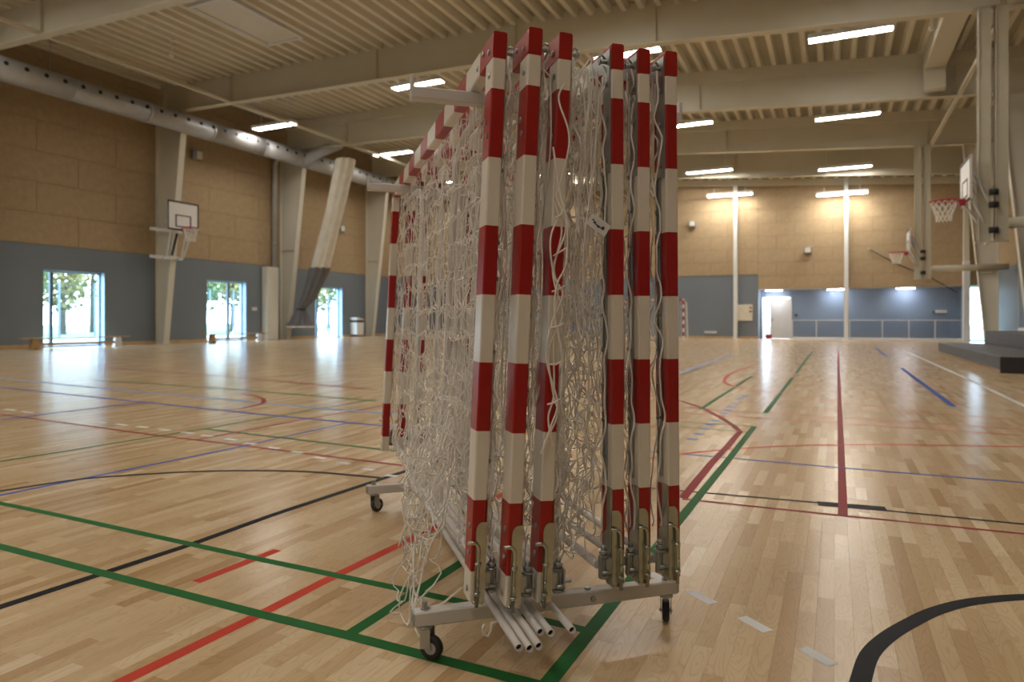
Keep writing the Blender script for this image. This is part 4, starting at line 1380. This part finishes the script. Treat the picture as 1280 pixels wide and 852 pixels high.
def goal_net(gi, near):
    """near = -1: the viewer stands at the goal's -x end, +1: at its +x end"""
    rng = np.random.default_rng(100 + gi)
    parts = []
    R = .0022
    bulge = {0: .045, 1: .032, 2: .075, 3: .085, 4: .032, 5: .032}[gi]
    x_a, x_b = -1.13, 1.13
    for lay in range(2 if gi == 0 else 1):
        K = net_sheet(x_a, x_b, (30 if lay == 0 else 17) if gi == 0 else 16, 1.60, .06 - .05 * lay, 14, -.026 - .008 * lay, bulge * (.6 + .4 * lay), rng, jit=.007)
        parts.append(cords(net_lines(K, rng, .035, .006), R))
    # gathered net end near the viewer, seen end-on between the posts
    depth = {0: .055, 1: .058, 2: .115, 3: .115, 4: .055, 5: .05}[gi]
    ncol = 6 if gi in (2, 3) else 3
    for rep in range(2):
        nzr = 20
        ys_ = np.linspace(-.03, -.03 - depth, ncol)[:, None] + np.zeros((1, nzr))
        zz = np.linspace(1.64, .05 + .06 * rng.random(), nzr)[None, :] + np.zeros((ncol, 1))
        xx = near * (1.10 - .22 * rep) + smooth_noise(ncol, nzr, rng, 1) * .05
        K = np.stack([xx, ys_ + rng.normal(size=ys_.shape) * .012, zz + rng.normal(size=zz.shape) * .025], axis=2)
        K[:, :, 1] = np.clip(K[:, :, 1], -.03 - depth * 1.05, -.026)
        parts.append(cords(net_lines(K, rng, .03, .010), R * 1.12))
    # slack loops hanging from the near corner
    for k in range(5 if gi in (2, 3) else 3):
        ya = -.03 - depth * rng.random(); yb_ = -.03 - depth * rng.random()
        zt = 1.62 - .1 * rng.random(); dr = .25 + .9 * rng.random()
        xe = near * (1.17 + .03 * rng.random())
        pts = [(xe, ya, zt)] + [(xe + rng.normal() * .015, ya + (yb_ - ya) * f + rng.normal() * .008, zt - dr * (f * 1.6 if f < .6 else 1.0 - (f - .6) * 1.1)) for f in (.2, .4, .6, .8)] + [(xe - near * .05, yb_, zt - dr * .5)]
        parts.append(cords(strand(pts), R * 1.25, 5))
    # lacing cord winding down the rear of the near post
    zz = np.linspace(1.62, .16, 90)
    ph = rng.random() * 6
    wob = np.interp(zz[::-1], np.linspace(0, 1.7, 30), rng.normal(size=30))[::-1]; wob2 = np.interp(zz[::-1], np.linspace(0, 1.7, 22), rng.normal(size=22))[::-1]
    lac = np.stack([near * (1.212 + .008 * wob2), -.036 + .008 * wob - .003 * np.sin(zz * 47), zz], axis=1)[None]
    parts.append(cords(lac, .0034, 6))
    lac2 = np.stack([near * (1.18 + .012 * wob), -.042 + .010 * wob2, zz], axis=1)[None]
    parts.append(cords(lac2, .0026, 5))
    far_l = lac.copy(); far_l[..., 0] *= -1
    parts.append(cords(far_l, .0034, 5))
    if gi == 0:
        # the slack net that spills out of the front opening and hangs to the floor
        for rep in range(2):
            nx, nzr = 8, 8
            xs = np.linspace(-.92 + .04 * rep, -.25 + .05 * rep, nx)[:, None] + np.zeros((1, nzr))
            f = np.linspace(0, 1, nzr)[None, :] + np.zeros((nx, 1))
            mid = (np.linspace(-1, 1, nx)[:, None]) ** 2
            zlow = -.13 + .22 * mid + .10 * rep
            zz = .62 - .10 * rep + (zlow - .62 + .1 * rep) * f
            yy = -.03 + (.13 - .03 * rep) * np.sin(np.minimum(f * 1.15, 1) * np.pi / 2) * (1 - .35 * mid)
            K = np.stack([xs + .03 * smooth_noise(nx, nzr, rng, 1) * f, yy + .022 * smooth_noise(nx, nzr, rng, 1) * f, zz + .02 * smooth_noise(nx, nzr, rng, 1)], axis=2)
            parts.append(cords(net_lines(K, rng, .04, .010), R * 1.15))
        for rep in range(1):
            nx, nzr = 5, 6
            f = np.linspace(0, 1, nzr)[None, :] + np.zeros((nx, 1))
            xs = np.linspace(-1.02, -.62, nx)[:, None] + np.zeros((1, nzr))
            zz = .42 - (.60 - .05 * rep) * f
            yy = .04 + .10 * f + .0 * xs
            K = np.stack([xs + .025 * smooth_noise(nx, nzr, rng, 1), yy + .03 * smooth_noise(nx, nzr, rng, 1), zz + .025 * smooth_noise(nx, nzr, rng, 1)], axis=2)
            parts.append(cords(net_lines(K, rng, .05, .014), R * 1.25))
        for pts in ([(-.95, .10, .05), (-1.0, .13, -.05), (-1.02, .15, -.13), (-.99, .16, -.165), (-.93, .14, -.16), (-.8, .09, -.10)],
                    [(-.70, .10, .0), (-.85, .12, -.10), (-.95, .10, -.12), (-1.05, .07, -.08), (-1.12, .05, -.03), (-1.18, .03, .02)]):
            parts.append(cords(strand(pts), R * 1.4, 5))
    if gi == 2:
        # a torn length of net hanging down in front of this goal's near post
        rngq = np.random.default_rng(5)
        zs_ = [1.52, 1.47, 1.36, 1.21, 1.19, 1.10, .99, .93, .84, .74, .62, .55, .47]
        pa = [(-1.262, .006 + .022 * math.sin(k * 2.2), z) for k, z in enumerate(zs_)]
        pb = [(-1.264, .012 + .024 * math.cos(k * 1.9), z - .03) for k, z in enumerate(zs_[2:])]
        pc_ = [(-1.258, .026 - .03 * abs(math.sin(k * 1.4)), z - .01) for k, z in enumerate(zs_[4:])]
        pd_ = [(-1.266, -.004 + .018 * math.sin(k * 1.5 + 1), z) for k, z in enumerate(zs_[3:11])]
        for p in (pa, pb, pc_, pd_):
            parts.append(cords(strand(p, 90), R * 1.35, 5))
        for k in range(6):
            z = 1.15 - .11 * k
            parts.append(cords(strand([(-1.262, -.02, z), (-1.266, .0, z - .012), (-1.266, .022, z - .01 - .02 * rngq.random())], 8), R * 1.25, 5))
    V, Q = join_vq(parts)
    return np_mesh('net', V, Q, 'net_cord')

# near-end mid-height positions of the six goals: (w, l of the near end face, lean in degrees, z of the base)
GOALS = [
 (.515, 1.945, 2.55, .214, -1, 'leftmost folded goal on the trolley, its slack net spilling to the floor'),
 (.606, 1.885, 2.50, .2125, -1, 'second folded goal from the left, its post standing tallest in the picture'),
 (.703, 1.890, 2.45, .211, -1, 'third folded goal from the left, loose net strands hanging over its post'),
 (.929, 1.935, 0.10, .216, 1, 'fourth folded goal from the left, beside the wide net bundle with a tag'),
 (1.023, 1.940, 0.10, .214, 1, 'fifth folded goal from the left, between two goals on the right side'),
 (1.121, 1.935, 0.45, .214, 1, 'rightmost folded goal on the trolley'),
]
for gi, (w, l0, lean, z0, near, lab) in enumerate(GOALS):
    th = math.radians(lean)
    side = -1 if near < 0 else 1           # outward direction along w
    base = wl_(w + side * math.tan(th) * GH / 2, l0 + GL / 2, z0)
    g_o = thing('folding_goal', lab, 'goal', base, 0, 'folded goals on the trolley')
    rz = RZ if near < 0 else RZ + math.pi
    # local +y is the goal's front (outward); lean tips the top inwards (towards -y)
    g_o.rotation_euler = (th, 0, rz)
    for e in (-1, 1):
        po_ = link('post', GM['post'], g_o); po_.location = (e * (GL / 2 - PX / 2), 0, 0)
        br_ = link('hinge_bracket', GM['bracket'], g_o)
        br_.location = (e * GL / 2, 0, 0)
        if e > 0:
            br_.scale = (-1, 1, 1)
        lt = link('latch_rod', GM['latch+'] if near < 0 else GM['latch-'], br_)
        bl = link('hinge_barrel', GM['barrel'], br_)
        co = link('corner_bracket', GM['corner'], g_o); co.location = (e * GL / 2, 0, 0)
        if e > 0:
            co.scale = (-1, 1, 1)
        ar = link('folding_arm', GM['arm'], g_o)
        if e > 0:
            ar.scale = (-1, 1, 1); ar.location = (0, -.006, 0)
        ra = link('net_rail', GM['rail'], g_o); ra.location = (e * (GL / 2 - .045), -PY / 2, 0)
        for z in (1.555, 1.42, 1.375, .215, .135, .03):
            b = link('bolt', GM['bolt'], g_o); b.location = (e * (GL / 2 - .03 - (.02 if z == 1.42 else 0)), PY / 2, z)
        for k in range(9):
            b = link('net_clip', GM['clip'], g_o); b.location = (e * (GL / 2 - .045), -PY / 2 - .002, .40 + k * .11)
        for k in (.05, .12, .19):
            b = link('bolt', GM['bolt'], g_o); b.location = (e * (GL / 2 - k), PY / 2, 1.64 + (.012 if k == .12 else -.008))
    link('crossbar', GM['bar'], g_o)
    link('net', goal_net(gi, near), g_o)
    if gi == 3:
        rot = Matrix.Rotation(math.radians(-32), 3, 'X')
        # small care tag on the net, printed with a dark blue swoosh
        tg = MB()
        tg.box((0, 0, 0), (.0012, .072, .040), 0, rot)
        to = tg.build('care_tag', 'board_white', g_o); to.location = (1.262, -.076, 1.112)
        bm_ = MB()
        for k in range(6):
            f = k / 5
            bm_.box(rot @ Vector((.0009, -.022 + .040 * f, .003 - .008 * math.sin(f * 2.6))), (.0006, .0085, .0035 + .003 * (k % 2) + .004 * (k == 5)), 0, rot)
        bm_.build('print', 'dark_navy', to)

# ------------------------------------------------------------------ loose net tubes lying on the trolley's bars
ends = [(.547, 1.745), (.573, 1.732), (.601, 1.738), (.632, 1.815), (.658, 1.800), (.722, 1.800)]
labs = ['white steel tube on the trolley, leftmost of six open ends, with a hook', 'white steel tube on the trolley, second open end from the left',
        'white steel tube on the trolley, third open end from the left, with a hook', 'white steel tube on the trolley, fourth open end from the left, set back',
        'white steel tube on the trolley, fifth open end from the left', 'white steel tube on the trolley, rightmost open end standing apart']
for k, ((w, l), lab) in enumerate(zip(ends, labs)):
    r = .0108
    t = thing('net_tube', lab, 'tube', wl_(w, l, .1495), A + TL, 'loose net tubes on the trolley')
    Lg = 2.02
    nn = 14
    m = MB()
    V = []; Fs = []
    for (yy, rr) in ((0.10, r - .0016), (0, r - .0016), (0, r), (Lg, r)):
        for j in range(nn):
            a = 2 * math.pi * j / nn
            V.append((rr * math.cos(a), yy, r + rr * math.sin(a)))
    for q in range(3):
        for j in range(nn):
            j2 = (j + 1) % nn
            Fs.append((q * nn + j, (q + 1) * nn + j, (q + 1) * nn + j2, q * nn + j2))
    m.add(V, Fs, 0, True)
    m.add([(r * math.cos(2 * math.pi * j / nn), Lg, r + r * math.sin(2 * math.pi * j / nn)) for j in range(nn)], [tuple(range(nn))])
    m.build('tube', 'tube_white', t)
    MB().add([((r - .0016) * math.cos(2 * math.pi * j / nn), .012, r + (r - .0016) * math.sin(2 * math.pi * j / nn)) for j in range(nn)], [tuple(range(nn))[::-1]]).build('bore_shade', 'black_hole', t)  # black disc near the mouth, shade inside the tube put in as colour
    if k in (0, 2):
        s = -1 if k == 0 else -1
        hp = [(s * r, .17, r), (s * .030, .17, r - .002), (s * .034, .165, r - .02), (s * .045, .16, r - .034), (s * .058, .16, r - .028), (s * .060, .16, r - .008), (s * .056, .16, r + .002)] if k == 0 else \
             [(s * r * .3, .22, 2 * r - .002), (s * .014, .215, 2 * r + .012), (s * .004, .21, 2 * r + .026), (s * -.006, .205, 2 * r + .040), (s * -.016, .205, 2 * r + .036), (s * -.018, .205, 2 * r + .022)]
        MB().tube(hp, .0036, 6).build('net_hook', 'tube_white', t)
